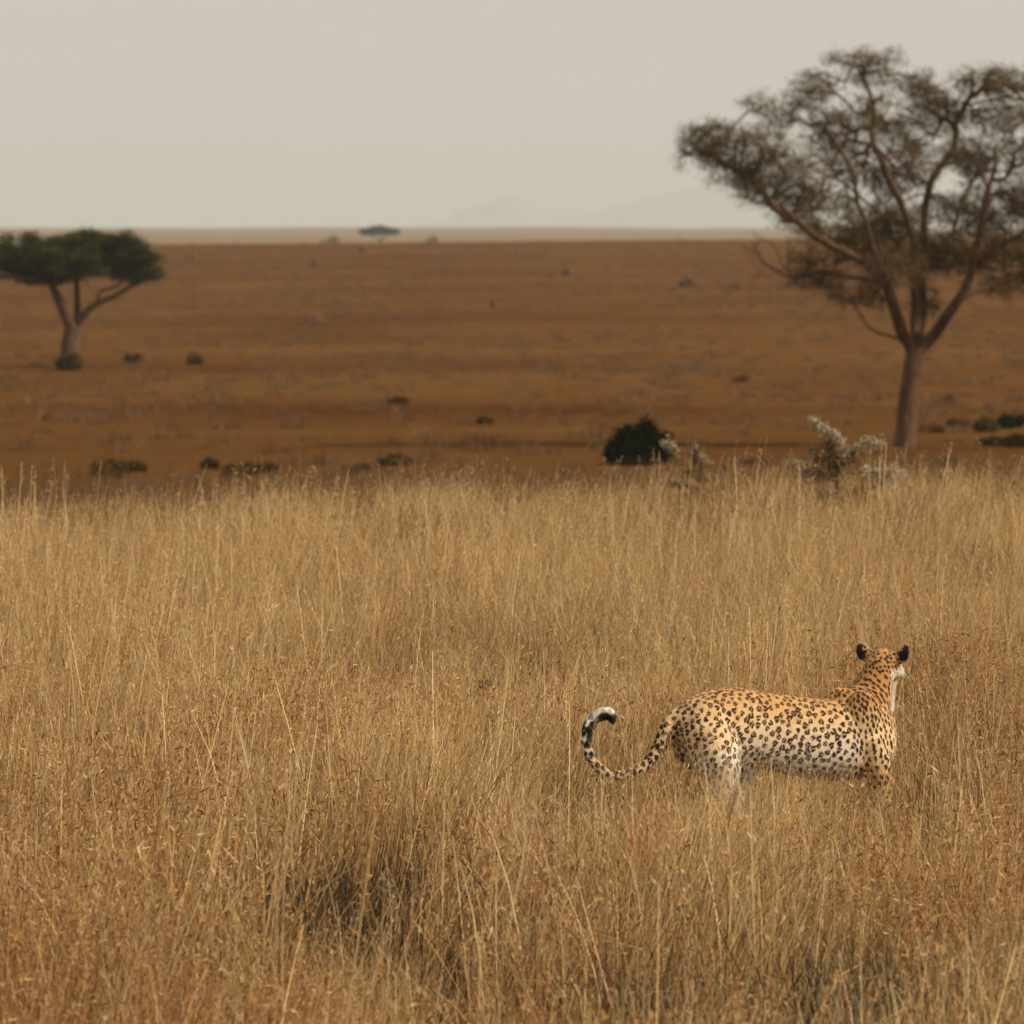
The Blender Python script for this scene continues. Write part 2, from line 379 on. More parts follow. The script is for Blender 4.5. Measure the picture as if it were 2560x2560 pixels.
# ---------------- big acacia on the right
def big_tree():
    rg = np.random.default_rng(5); D = 149.0
    base = P(2262, 1127, D); base[2] = float(zg(base[0], D)) - .1
    root = empty('acacia_tree', base)
    tag(root, 'tall open-crowned acacia with a leaning forked trunk behind the right edge of the tall grass', 'tree')
    def L_(pts): return np.array([P(p[0], p[1], D + (p[2] if len(p) > 2 else 0)) for p in pts]) - base
    sk = Skeleton(rg)
    sk.add_limb(L_([(2260, 1140, 0), (2262, 1100, 0), (2270, 1010, 0), (2279, 930, 0), (2288, 880, 0)]), .30, .27, .25, .01, False)
    sk.add_limb(L_([(2288, 880, 0), (2272, 855, -.1), (2246, 790, -.5), (2212, 700, -1), (2155, 650, -1.2), (2080, 608, -1.5), (2005, 562, -1.8), (1955, 512, -2)]), .20, .06, .25, .035)
    sk.add_limb(L_([(2212, 700, -1), (2190, 655, -1.2), (2172, 600, -1.4), (2150, 530, -1.5), (2128, 440, -1.6), (2085, 360, -1.6)]), .09, .03, .25, .05)
    sk.add_limb(L_([(2288, 880, 0), (2290, 820, .1), (2289, 706, .3), (2289, 626, .4), (2277, 564, .3), (2238, 478, .2), (2210, 410, 0), (2169, 365, 0), (2187, 296, 0), (2169, 228, 0), (2150, 180, 0)]), .15, .04, .25, .035)
    sk.add_limb(L_([(2288, 880, 0), (2310, 795, 1), (2302, 700, 1.3), (2312, 592, 1.6), (2317, 478, 1.8), (2340, 433, 2), (2374, 399, 2.1), (2395, 308, 2.2), (2431, 222, 2.3)]), .15, .04, .25, .035)
    sk.add_limb(L_([(2288, 880, 0), (2320, 862, 0), (2352, 809, -.3), (2403, 746, -.8), (2431, 678, -1), (2448, 592, -1.2), (2462, 507, -1.4), (2490, 400, -1.4)]), .19, .05, .25, .035)
    sk.add_limb(L_([(2403, 746, -.8), (2440, 728, -.5), (2494, 706, .2), (2560, 685, .9), (2650, 640, 1.4), (2740, 570, 1.8)]), .09, .03, .25, .03)
    sk.add_limb(L_([(2431, 678, -1), (2505, 615, -1.4), (2560, 578, -1.8), (2640, 510, -2.2), (2690, 440, -2.2)]), .08, .03, .25, .03)
    sk.add_limb(L_([(2289, 720, .3), (2340, 640, 1.5), (2390, 560, 2.4), (2420, 470, 3), (2500, 380, 3.2), (2560, 300, 3.3)]), .07, .025, .25, .04)
    sk.add_limb(L_([(2289, 700, .3), (2245, 620, 1.5), (2200, 540, 2.4), (2130, 480, 2.8), (2030, 420, 3)]), .07, .025, .25, .04)
    sk.add_limb(L_([(2272, 856, -.1), (2209, 837, -.4), (2166, 820, -.6), (2160, 790, -.6), (2140, 765, -.6)]), .05, .02, .2, .02)
    sk.add_limb(L_([(2212, 700, -1), (2124, 689, -.6), (2038, 672, 0), (1985, 700, .3), (1940, 680, .5), (1896, 661, .6), (1880, 600, .6)]), .045, .012, .2, .04)
    sk.add_limb(L_([(1985, 700, .3), (1950, 640, .6), (1925, 600, .9), (1880, 575, 1)]), .02, .008, .2, .05)
    sk.add_limb(L_([(1985, 562, -1.8), (1900, 470, -2), (1820, 420, -2), (1740, 380, -1.8), (1690, 400, -1.6)]), .045, .012, .25, .05)
    def B(px, py, rx, ry, dy=0, ry_=None):
        s = D / F; return (P(px, py, D + dy) - base, (rx * s, (ry_ or max(rx, ry) * .9) * s, ry * s))
    bl = [B(2165, 148, 105, 16, 0), B(2170, 190, 60, 24, .2), B(2280, 212, 80, 26, 1), B(2045, 205, 60, 22, -.5), B(2030, 240, 70, 34, -.6), B(1900, 262, 48, 24, -1.5), B(1955, 290, 60, 30, -.9),
          B(1790, 325, 58, 28, -1.8), B(1735, 345, 45, 26, -1.9), B(1712, 400, 22, 22, -1.7), B(1805, 380, 75, 34, -2), B(1900, 360, 85, 48, -2), B(1960, 425, 100, 50, -1.5), B(1995, 485, 75, 36, -1),
          B(1870, 450, 55, 24, -1.8), B(2080, 325, 85, 60, -.5), B(2130, 410, 75, 60, .5), B(2070, 510, 70, 55, 0), B(2110, 590, 85, 36, -.6), B(2250, 330, 85, 60, 1), B(2230, 450, 85, 55, 1.5),
          B(2350, 290, 85, 50, 1.5), B(2330, 245, 75, 26, 1.5), B(2455, 205, 85, 36, 1.5), B(2540, 210, 80, 40, .5), B(2490, 290, 80, 50, 2), B(2575, 350, 80, 70, -1.5), B(2450, 400, 85, 60, 2.5),
          B(2380, 520, 85, 50, 2), B(2480, 520, 85, 60, 0), B(2570, 480, 80, 70, -1), B(2660, 260, 95, 60, .5), B(2710, 390, 100, 80, 0), B(2650, 520, 110, 65, 0), B(2790, 470, 70, 60, 1),
          B(2170, 640, 90, 36, .5), B(2310, 640, 85, 45, 2), B(2450, 640, 85, 45, 1), B(2570, 620, 90, 45, 1.5), B(2690, 610, 70, 40, 1), B(2200, 560, 80, 50, 2.5),
          B(2030, 640, 60, 20, .5), B(2040, 690, 80, 24, .3), B(2120, 745, 55, 20, -.4), B(2180, 735, 50, 40, .8), B(2060, 715, 50, 22, .1), B(2510, 715, 75, 22, .8), B(2600, 690, 60, 24, .8), B(2320, 760, 40, 40, 1.6)]
    bl += [B(1840, 430, 70, 38, -1.8), B(1900, 478, 62, 30, -1.6), B(1965, 505, 66, 30, -1.2), B(1760, 372, 55, 34, -1.8), B(2240, 560, 95, 60, 1), B(2365, 640, 75, 60, .5), B(2140, 600, 70, 50, 1.5), B(2010, 560, 60, 34, -1.5), B(2450, 600, 80, 60, -1), B(2250, 670, 70, 50, -1.5), B(2290, 400, 60, 60, -1.5), B(2180, 290, 60, 60, -1), B(2400, 400, 60, 60, -1)]
    t = blob_points(bl, 7400, rg); t = t + rg.normal(0, .12, t.shape)
    bare = np.array([P(rg.uniform(1850, 1990), rg.uniform(585, 700), D + rg.uniform(0, 1)) for _ in range(36)]) - base
    # open windows in the crown
    keep = np.ones(len(t), bool)
    for (gx, gy, gr) in [(2385, 455, 50), (2190, 372, 26), (2545, 335, 30), (2230, 290, 22), (2018, 330, 22), (2100, 455, 18), (2290, 330, 20), (2260, 520, 22), (2440, 330, 18), (2100, 235, 18), (2420, 605, 22), (2165, 500, 16)]:
        sx = (t[:, 0] + base[0]) / (t[:, 1] + base[1]) * F + 1280; sy = HOR - (t[:, 2] + base[2] - CAMZ) / (t[:, 1] + base[1]) * F
        keep &= ((sx - gx) ** 2 + (sy - gy) ** 2 > (.62 * gr) ** 2) | (rg.uniform(size=len(t)) < .12)
    t = t[keep]
    tips = sk.grow(t, .28, .22, .6)
    ends = sk.arr()[tips]
    sk.grow(bare, .22, .3, .4)
    link_mesh('trunk', sk.mesh('acacia_trunk', .0105, .40, 7, (.35, .35)), BARK, root)
    V, Fc, cc = leaf_cloud(ends, 24, (.11, .11, .07), .021, rg,
                           [(.125, .088, .031), (.092, .066, .024), (.165, .115, .044), (.115, .072, .027), (.14, .098, .036), (.24, .18, .09)], .4)
    link_mesh('crown', mesh_np('acacia_crown', V, Fc, cc), LEAF_OLIVE, root)
big_tree()

# ---------------- flat-topped tree on the left
LEAF_DARK = leaf_material('dark_green_leaves', .06, spec=.02, rough=.9)
def flat_tree():
    rg = np.random.default_rng(8); D = ground_dist(172, 918)
    base = P(174, 918, D); base[2] = float(zg(base[0], D)) - .1
    root = empty('umbrella_tree', base)
    tag(root, 'dark green flat-topped umbrella tree on the brown slope at the left, cut by the frame', 'tree')
    def L_(pts): return np.array([P(p[0], p[1], D + (p[2] if len(p) > 2 else 0)) for p in pts]) - base
    sk = Skeleton(rg)
    sk.add_limb(L_([(172, 925, 0), (177, 890, 0), (174, 860, 0), (181, 820, 0)]), .46, .42, .4, 0, False)
    sk.add_limb(L_([(180, 822, 0), (166, 790, -.2), (142, 745, -.6), (128, 712, -.8), (118, 690, -1)]), .30, .18, .4, .03)
    sk.add_limb(L_([(120, 706, -.9), (66, 699, -1.4), (20, 685, -2), (-60, 675, -2)]), .11, .05, .4, .03)
    sk.add_limb(L_([(180, 822, 0), (196, 778, .5), (192, 739, 1), (190, 690, 1.4), (180, 650, 1.8)]), .20, .10, .4, .03)
    sk.add_limb(L_([(180, 822, 0), (212, 785, -.2), (236, 752, -.3), (286, 749, -.3), (304, 725, 0), (331, 712, .2), (364, 697, .4)]), .21, .08, .4, .02)
    sk.add_limb(L_([(236, 752, -.3), (240, 725, -.2), (280, 720, .2), (303, 722, 0), (306, 690, 0)]), .08, .05, .4, .02)
    def B(px, py, rx, ry, dy=0):
        s = D / F; return (P(px, py, D + dy) - base, (rx * s, rx * 1.15 * s, ry * s))
    bl = [B(20, 655, 70, 38, 0), B(85, 640, 55, 45, -1), B(60, 670, 70, 25, 1), B(175, 625, 85, 40, 0), B(150, 650, 80, 38, -1.5), B(235, 612, 55, 26, 1), B(215, 640, 60, 38, 0), B(170, 665, 80, 26, 1),
          B(295, 605, 34, 24, 0), B(315, 635, 48, 40, .5), B(350, 655, 42, 34, 0), B(375, 672, 30, 18, 0), B(330, 682, 55, 14, .5), B(80, 600, 20, 18, 0), B(398, 690, 22, 9, 0), B(130, 690, 40, 12, .5), B(220, 672, 40, 14, -1), B(-60, 660, 75, 38, 0), B(-130, 672, 50, 28, 0), B(0, 620, 45, 20, 1)]
    t = blob_points(bl, 700, rg); t += rg.normal(0, .15, t.shape)
    tips = sk.grow(t, .6, .15, .5); ends = sk.arr()[tips]
    link_mesh('trunk', sk.mesh('umbrella_trunk', .018, .42, 7, (.55, .7)), BARK, root)
    V, Fc, cc = leaf_cloud(ends, 150, (.26, .26, .13), .055, rg, [(.034, .040, .010), (.055, .056, .014), (.080, .070, .020), (.022, .026, .007)], .4, 1.2)
    link_mesh('crown', mesh_np('umbrella_crown', V, Fc, cc), LEAF_DARK, root)
flat_tree()

# ---------------- bushes, from (px, py of base, width px, height px)
def bush(name, label, cat, px, py, wpx, hpx, cols, dens=60, seed=1, group=None, horns=(), d=None, leaf=.04, per=60, mat=None):
    rg = np.random.default_rng(seed); D = d or ground_dist(px, py)
    base = P(px, py, D); base[2] = float(zg(base[0], D)) - .03
    s = D / F; w2 = wpx * s / 2; h = hpx * s
    root = empty(name, base); tag(root, label, cat, group)
    sk = Skeleton(rg); sk.add_limb([(0, 0, -.1), (0, 0, .12 * h)], .03, .03, .1, 0, False)
    bl = [((0, 0, .5 * h), (.75 * w2, .7 * w2, .42 * h))]
    for k in range(5):
        a = rg.uniform(0, 6.28); bl.append(((math.cos(a) * .5 * w2, math.sin(a) * .4 * w2, rg.uniform(.3, .6) * h), (.45 * w2, .45 * w2, .28 * h)))
    if horns: bl = [((c_[0], c_[1], c_[2] * .68), (r_q[0], r_q[1], r_q[2] * .62)) for c_, r_q in bl]
    for (hx, hz, hr) in horns: bl.append(((hx * w2, 0, hz * h), (hr * w2, hr * w2, hr * w2)))
    t = blob_points(bl, dens, rg); t[:, 2] = np.abs(t[:, 2]) + .02
    tips = sk.grow(t, h * .15 + .02, .2, .3)
    link_mesh('stem', sk.mesh('bush_stem', .006 * max(1, h), .4, 5), BARK_DARK, root)
    V, Fc, cc = leaf_cloud(sk.arr()[tips], per, (.10 * h + .02, .10 * h + .02, .08 * h + .02), leaf, rg, cols, .35)
    link_mesh('foliage', mesh_np('bush_foliage', V, Fc, cc), mat or LEAF_DARK, root)
    return root
GR = [(.014, .018, .008), (.020, .025, .010), (.011, .013, .007)]
OL = [(.075, .044, .016), (.090, .050, .018), (.060, .036, .013)]
RD = [(.085, .035, .015), (.10, .042, .018), (.07, .03, .014)]
bush('dark_bush', 'compact near-black green bush with two horn-like tops at the edge of the tall grass', 'bush', 1598, 1142, 132, 92, GR, 190, 3,
     horns=[(-.50, .95, .16), (.26, .96, .17), (.72, .60, .30), (-.75, .42, .34), (-.5, .7, .3), (.2, .7, .3)], leaf=.045, per=110, d=128)
SB = 'low bushes along the bottom of the slope'
bush('scrub_bush', 'dark clump of scrub crowding the foot of the flat-topped tree', 'bush', 172, 930, 64, 40, OL, 40, 5, leaf=.09, per=60, d=ground_dist(172, 925) - 2)
OL2 = [(.070, .052, .022), (.09, .062, .026)]
lows = [(268, 1205, 120, 76, OL + OL + OL2, 'dark olive bush just behind the grass edge below the flat-topped tree'),
        (345, 1200, 50, 28, OL, 'small brown-green bush right beside the dark olive bush at lower left'),
        (600, 1192, 120, 46, OL, 'wide dull brown bush behind the grass, second clump from the left'),
        (530, 1188, 60, 30, OL, 'low brown scrub touching the left side of the wide dull bush'),
        (675, 1180, 70, 38, OL, 'faint brown scrub mound right of the wide dull bush'),
        (978, 1164, 90, 36, OL + OL2, 'low dark bush behind the grass left of the picture centre'),
        (905, 1166, 80, 20, OL, 'thin low scrub left of the low dark central bush'),
        (1822, 1150, 50, 34, OL + OL2, 'small round shadowy bush between the black-green bush and the tall acacia'),
        (1900, 1146, 90, 24, OL, 'flat brown scrub left of the pale thorn sapling'),
        (2370, 1140, 70, 30, OL + OL2, 'low scrub right of the tall acacia trunk, at the grass edge'),
        (2330, 1082, 80, 26, OL, 'wispy olive scrub just right of the acacia trunk'),
        (2462, 1082, 66, 56, OL2, 'round dark green bush far right, left one of the dark pair'),
        (2525, 1072, 80, 60, GR, 'dark green bush cut by the right frame edge, upper one'),
        (2400, 1066, 70, 24, OL, 'thin olive scrub between trunk and the round dark green bush'),
        (2548, 1120, 70, 44, OL, 'brownish bush at the right frame edge below the dark green one'),
        (2480, 1116, 70, 26, OL, 'small brown scrub below the round dark green bush')]
for k, (px, py, wp, hp, cl, lb) in enumerate(lows):
    bush('scrub_bush', lb, 'bush', px, py, wp, hp * .75, [tuple(1.35 * q for q in c) for c in cl], 24, 20 + k, SB, leaf=.045, per=50, d=(118 + (k * 7) % 12 if py > 1130 else None))
SL = 'small bushes dotted over the brown slope'
slope = [(332, 908, 34, 22, OL, 'small brown bush on the slope, nearer one right of the flat-topped tree'), (488, 912, 34, 26, OL, 'pointed brown bush on the slope, the farther right of two beside the flat-topped tree'),
         (1000, 1010, 60, 12, OL, 'faint flat bush in mid slope above the low dark central bush'), (1850, 955, 40, 10, OL, 'flat brown tuft on the slope left of the acacia trunk'),
         (2372, 1012, 30, 20, RD, 'tiny round brown bush just right of the acacia trunk'), (1210, 1060, 40, 12, OL, 'faint small bush on the lower slope right of centre'),
         (824, 628, 44, 32, OL, 'grey-green bush on the ridge line left of the distant umbrella tree'), (1082, 628, 44, 34, OL, 'grey bush on the ridge line right of the distant umbrella tree')]
for k, (px, py, wp, hp, cl, lb) in enumerate(slope):
    D = ground_dist(px, py) if py > 640 else 1900
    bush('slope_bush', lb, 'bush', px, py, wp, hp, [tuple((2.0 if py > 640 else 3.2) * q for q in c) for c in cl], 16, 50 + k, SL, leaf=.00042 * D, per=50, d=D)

# ---------------- reddish termite mounds on the far slope
m_, nt_, N_, L__ = newmat('mound_earth')
o_ = N_.new('ShaderNodeOutputMaterial'); p_ = N_.new('ShaderNodeBsdfPrincipled'); z_ = N_.new('ShaderNodeTexNoise'); z_.inputs['Scale'].default_value = 2.5; z_.inputs['Detail'].default_value = 6
t_ = N_.new('ShaderNodeTexCoord'); L__.new(t_.outputs['Object'], z_.inputs['Vector'])
r_ = ramp(N_, [(.35, (.080, .030, .008)), (.65, (.11, .044, .013))]); L__.new(z_.outputs['Fac'], r_.inputs[0]); L__.new(r_.outputs[0], p_.inputs['Base Color']); p_.inputs['Roughness'].default_value = 1
L__.new(p_.outputs[0], o_.inputs[0]); MOUND = m_
mounds = [(1730, 716, 62, 26, 'largest reddish brown mound on the upper slope, left of the pair near the acacia'), (1840, 724, 50, 20, 'smaller reddish mound of the pair beside the acacia crown'),
          (1420, 687, 34, 16, 'small reddish mound on the upper slope at centre right'), (1236, 768, 30, 15, 'dark reddish mound low on the slope near the centre'),
          (784, 806, 52, 16, 'wide low reddish mound on the slope left of centre, lowest of all'), (786, 668, 24, 16, 'tiny reddish mound left of the ridge-line tree, upper one'),
          (909, 630, 32, 14, 'tiny reddish mound just below the distant umbrella tree'), (478, 646, 40, 14, 'tiny mound near the ridge right of the flat-topped tree')]
for k, (px, py, wp, hp, lb) in enumerate(mounds):
    rg = np.random.default_rng(90 + k); D = ground_dist(px, py); s = D / F
    bm = bmesh.new(); bmesh.ops.create_icosphere(bm, subdivisions=4, radius=1)
    ph = rg.uniform(0, 6, 6)
    for v in bm.verts:
        c = v.co; f = 1 + .16 * math.sin(4 * c.x + ph[0]) * math.cos(3 * c.y + ph[1]) + .1 * math.sin(9 * c.z + 7 * c.x + ph[2]) + .06 * math.sin(15 * c.y + 11 * c.x + ph[3])
        zz = max(c.z, -.15); peak = math.exp(-((c.x - .25 * math.sin(ph[4])) ** 2) * 2.5)
        v.co = Vector((c.x * f * wp * s / 2, c.y * f * wp * s / 2, zz * f * 1.1 * hp * s * (.55 + .45 * peak)))
    me = bpy.data.meshes.new('termite_mound'); bm.to_mesh(me); bm.free()
    me.polygons.foreach_set('use_smooth', np.ones(len(me.polygons), bool))
    b = P(px, py, D); b[2] = float(zg(b[0], D)) - .02
    tag(link_mesh('termite_mound', me, MOUND, None, b), lb, 'mound', 'termite mounds on the far slope')

# ---------------- the pale umbrella tree beyond the ridge
def far_tree():
    rg = np.random.default_rng(77); D = 1900.0; s = D / F
    base = P(950, 612, D); base[2] = float(zg(base[0], D))
    top = P(950, 567, D)[2] - base[2]
    root = empty('umbrella_tree', base); tag(root, 'hazy grey umbrella tree far off on the plain, breaking the horizon', 'tree')
    sk = Skeleton(rg); sk.add_limb([(0, 0, 0), (.2, 0, top * .4)], .35, .3, 1, 0, False)
    for a in (-1, 1, .3): sk.add_limb([(.2, 0, top * .4), (a * 2.4, a, top * .65), (a * 4.5, a * 2, top * .8)], .2, .1, 1, .05)
    bl = [((-2.5, 0, top * .8), (3.6, 3, top * .11)), ((2.3, 0, top * .8), (3.6, 3, top * .11)), ((0, 0, top * .88), (3.4, 3, top * .12))]
    t = blob_points(bl, 170, rg); tips = sk.grow(t, 1, .2, .4)
    link_mesh('trunk', sk.mesh('far_trunk', .03, .4, 5), BARK_DARK, root)
    V, Fc, cc = leaf_cloud(sk.arr()[tips], 60, (.7, .7, .25), .22, rg, [(.02, .028, .018), (.03, .035, .02)], .3)
    link_mesh('crown', mesh_np('far_crown', V, Fc, cc), LEAF_DARK, root)
far_tree()

# ---------------- two thorn saplings standing in the grass
SILVER = leaf_material('silvery_leaves', .3)
def sapling(label, D, limbs, sprays, px0, py0):
    rg = np.random.default_rng(int(px0)); base = P(px0, py0, D); base[2] = float(zg(base[0], D)) - .02
    root = empty('thorn_sapling', base); tag(root, label, 'sapling', 'thorn saplings in the tall grass')
    sk = Skeleton(rg)
    def L_(pts): return np.array([P(p[0], p[1], D + (p[2] if len(p) > 2 else 0)) for p in pts]) - base
    for i, (pts, r0, r1) in enumerate(limbs): sk.add_limb(L_(pts) if i else np.vstack([[0, 0, 0], L_(pts)]), r0, r1, .03, .004, i > 0)
    V = []; Fs = []; Cs = []; n = 0
    for (pts, wd, cnt, cols) in sprays:
        q = resample(L_(pts), .012); c = q[rg.integers(0, len(q), cnt)] + rg.normal(0, wd * .62, (cnt, 3)) * rg.uniform(.3, 1.7, (cnt, 1))
        tips = sk.grow(c[: max(6, cnt // 12)], .03, .2, .4)
        v, f, k = leaf_cloud(c, 6, (.012, .012, .012), .0046, rg, cols, .4, .2, 2.0); V.append(v); Fs.append(f + n); Cs.append(k); n += len(v)
    link_mesh('stem', sk.mesh('sapling_stem', .0012, .33, 5), BARK_DARK, root)
    link_mesh('foliage', mesh_np('sapling_leaves', np.concatenate(V), np.concatenate(Fs), np.concatenate(Cs)), SILVER, root)
PALE = [(.52, .45, .30), (.66, .58, .42), (.40, .34, .22), (.18, .14, .08)]; BRN = [(.22, .13, .06), (.17, .11, .055), (.27, .19, .11)]; DK = [(.07, .05, .025), (.12, .085, .04)]
sapling('taller thorn sapling with silvery leafy tips in front of the acacia trunk', 43, [
    ([(2094, 1380), (2092, 1260), (2093, 1180)], .010, .007), ([(2093, 1180), (2078, 1150), (2070, 1110, .1), (2066, 1085, .1)], .006, .003),
    ([(2093, 1180), (2105, 1150), (2122, 1140), (2100, 1100), (2070, 1078), (2045, 1055), (2020, 1050)], .006, .002), ([(2122, 1140), (2150, 1122), (2175, 1110), (2198, 1105)], .005, .002),
    ([(2093, 1183), (2130, 1184), (2165, 1183, -.1), (2220, 1178, -.1)], .004, .002), ([(2092, 1200), (2050, 1200), (2010, 1203)], .005, .002),
    ([(2092, 1190), (2030, 1175), (1992, 1162), (1975, 1150)], .004, .002), ([(2092, 1260), (2150, 1230), (2215, 1205, -.2)], .005, .002), ([(2092, 1250), (2060, 1225), (2045, 1215)], .004, .002)],
    [([(2024, 1052), (2050, 1062), (2062, 1075)], .020, 130, PALE), ([(2062, 1075), (2100, 1100), (2122, 1138)], .020, 190, PALE), ([(2140, 1122), (2170, 1105), (2200, 1108)], .026, 170, PALE),
     ([(2070, 1105), (2085, 1160)], .03, 110, DK), ([(2040, 1142), (2090, 1172), (2112, 1150)], .032, 240, DK + BRN), ([(2125, 1142), (2135, 1150)], .02, 60, BRN),
     ([(1985, 1158), (2012, 1165)], .02, 90, PALE), ([(2010, 1185), (2080, 1195)], .035, 170, BRN), ([(2165, 1180), (2260, 1185)], .035, 190, PALE), ([(2190, 1208), (2222, 1195)], .03, 120, BRN + PALE),
     ([(2040, 1240), (2150, 1235)], .05, 260, BRN), ([(2095, 1235), (2150, 1245)], .045, 200, [(.16, .07, .035)]), ([(2030, 1120), (2045, 1140)], .02, 60, BRN)], 2094, 1385)
sapling('shorter brown thorn sapling with a slanting stem beside the black-green bush', 44, [
    ([(1770, 1360), (1762, 1250), (1750, 1190), (1735, 1125)], .008, .004), ([(1758, 1230), (1710, 1215), (1662, 1203)], .005, .002), ([(1762, 1240), (1790, 1222), (1822, 1216)], .005, .002),
    ([(1748, 1185), (1725, 1180), (1708, 1176)], .003, .001), ([(1738, 1140), (1700, 1128), (1665, 1112)], .003, .001), ([(1750, 1195), (1770, 1160)], .003, .001)],
    [([(1662, 1108), (1690, 1125)], .02, 110, PALE), ([(1728, 1105), (1738, 1130)], .02, 90, BRN), ([(1733, 1112), (1733, 1128)], .008, 26, [(.75, .73, .66)]), ([(1735, 1140), (1760, 1200)], .028, 200, BRN),
     ([(1715, 1180), (1760, 1190)], .02, 90, BRN), ([(1660, 1203), (1740, 1222)], .012, 90, BRN), ([(1770, 1228), (1820, 1216)], .02, 110, BRN), ([(1750, 1140), (1765, 1150)], .018, 50, PALE), ([(1720, 1240), (1780, 1240)], .03, 90, [(.15, .075, .04)])], 1770, 1365)

sapling('small dark leafy sprig poking out of the grass, up and left of the leopard', 26.5, [([(1192, 1975), (1190, 1850), (1186, 1745)], .0025, .0015), ([(1186, 1745), (1200, 1725), (1214, 1708)], .0015, .001)],
        [([(1182, 1735), (1200, 1722), (1210, 1712)], .009, 46, [(.045, .042, .018), (.07, .06, .03), (.035, .03, .015)]), ([(1235, 1705), (1242, 1702)], .006, 8, BRN)], 1192, 1975)
bpy.data.objects['thorn_sapling.002'].name = 'leafy_sprig'; sprig = bpy.data.objects['leafy_sprig']; sprig['category'] = 'plant'; del sprig['group']
# ------------------------------------------------------------------ grass
STRAW = np.array([(.66, .445, .20), (.55, .358, .145), (.76, .545, .275), (.44, .268, .100), (.61, .422, .20), (.50, .372, .185)])
PALEB = np.array([(.80, .60, .35), (.74, .52, .27)])
REDDY = np.array([(.34, .140, .042), (.46, .215, .070), (.22, .080, .022), (.52, .27, .095)])
DARKB = np.array([(.11, .050, .020), (.15, .08, .034)])
GREYG = np.array([(.26, .215, .115), (.36, .29, .165), (.17, .15, .075)])

def blades(rg, n, R, h, hv, lean, curl, width, pal, segs=4, tipw=.25, wind=(.06, 0), z0=0.0, tilt_any=False):
    """n curved ribbons rooted in a disc of radius R"""
    a = rg.uniform(0, 2 * np.pi, n); rr = R * np.sqrt(rg.uniform(0, 1, n))
    b = np.stack([rr * np.cos(a), rr * np.sin(a), np.full(n, 0.0) + (rg.uniform(z0 * .3, z0, n) if z0 else 0)], 1)
    H = h * rg.uniform(1 - hv, 1 + hv, n)
    la = rg.uniform(0, 2 * np.pi, n); lm = np.abs(rg.normal(0, lean, n))
    d = np.stack([np.cos(la) * lm + wind[0], np.sin(la) * lm + wind[1], np.ones(n)], 1)
    if tilt_any: d[:, 2] = rg.normal(0, 1.6, n); d[:, :2] = rg.normal(0, 1, (n, 2))
    d /= np.linalg.norm(d, axis=1)[:, None]
    cd = rg.uniform(0, 2 * np.pi, n); cm = np.abs(rg.normal(0, curl, n))
    cv = np.stack([np.cos(cd), np.sin(cd), -.35 * np.ones(n)], 1) * cm[:, None]
    t = np.linspace(0, 1, segs + 1)
    c = b[:, None] + H[:, None, None] * (t[None, :, None] * d[:, None] + (t ** 2)[None, :, None] * cv[:, None])
    fa = rg.uniform(0, 2 * np.pi, n); s = np.stack([np.cos(fa), np.sin(fa), .3 * rg.normal(size=n)], 1)
    wd = (width * rg.uniform(.6, 1.4, n))[:, None] * (1 + (tipw - 1) * t[None] ** 1.5)
    V = np.stack([c - s[:, None] * wd[..., None] / 2, c + s[:, None] * wd[..., None] / 2], 2).reshape(-1, 3)
    k = 2 * (segs + 1); base = (np.arange(n) * k)[:, None]; j = np.arange(segs) * 2
    Fc = np.stack([base + j, base + j + 1, base + j + 3, base + j + 2], 2).reshape(-1, 4)
    col = pal[rg.integers(0, len(pal), n)] * rg.uniform(.8, 1.2, (n, 1))
    col = np.repeat(col, k, 0)
    return V, Fc, col, c[:, -1], d

def join(parts):
    V = []; Fc = []; Cc = []; n = 0
    for p in parts: V.append(p[0]); Fc.append(p[1] + n); Cc.append(p[2]); n += len(p[0])
    return np.concatenate(V), np.concatenate(Fc), np.concatenate(Cc)

def spikes(rg, tips, dirs, per, spread, ln, width, pal, droop=.5):
    """seed heads: short dashes hung round each stem tip"""
    n = len(tips) * per
    c = np.repeat(tips, per, 0) - np.repeat(dirs, per, 0) * rg.uniform(0, spread, (n, 1)) + rg.normal(0, .006, (n, 3))
    v = np.repeat(dirs, per, 0) * 1.1 + rg.normal(0, .6, (n, 3)); v[:, 2] -= droop; v /= np.linalg.norm(v, axis=1)[:, None]
    L_ = ln * rg.uniform(.5, 1.5, (n, 1)); s = np.cross(v, rg.normal(0, 1, (n, 3))); s /= np.linalg.norm(s, axis=1)[:, None]
    wv = width * rg.uniform(.6, 1.4, (n, 1))
    V = np.stack([c, c + v * L_ * .5 - s * wv / 2, c + v * L_, c + v * L_ * .5 + s * wv / 2], 1).reshape(-1, 3)
    col = np.repeat(pal[rg.integers(0, len(pal), n)] * rg.uniform(.75, 1.25, (n, 1)), 4, 0)
    return V, np.arange(n * 4).reshape(-1, 4), col

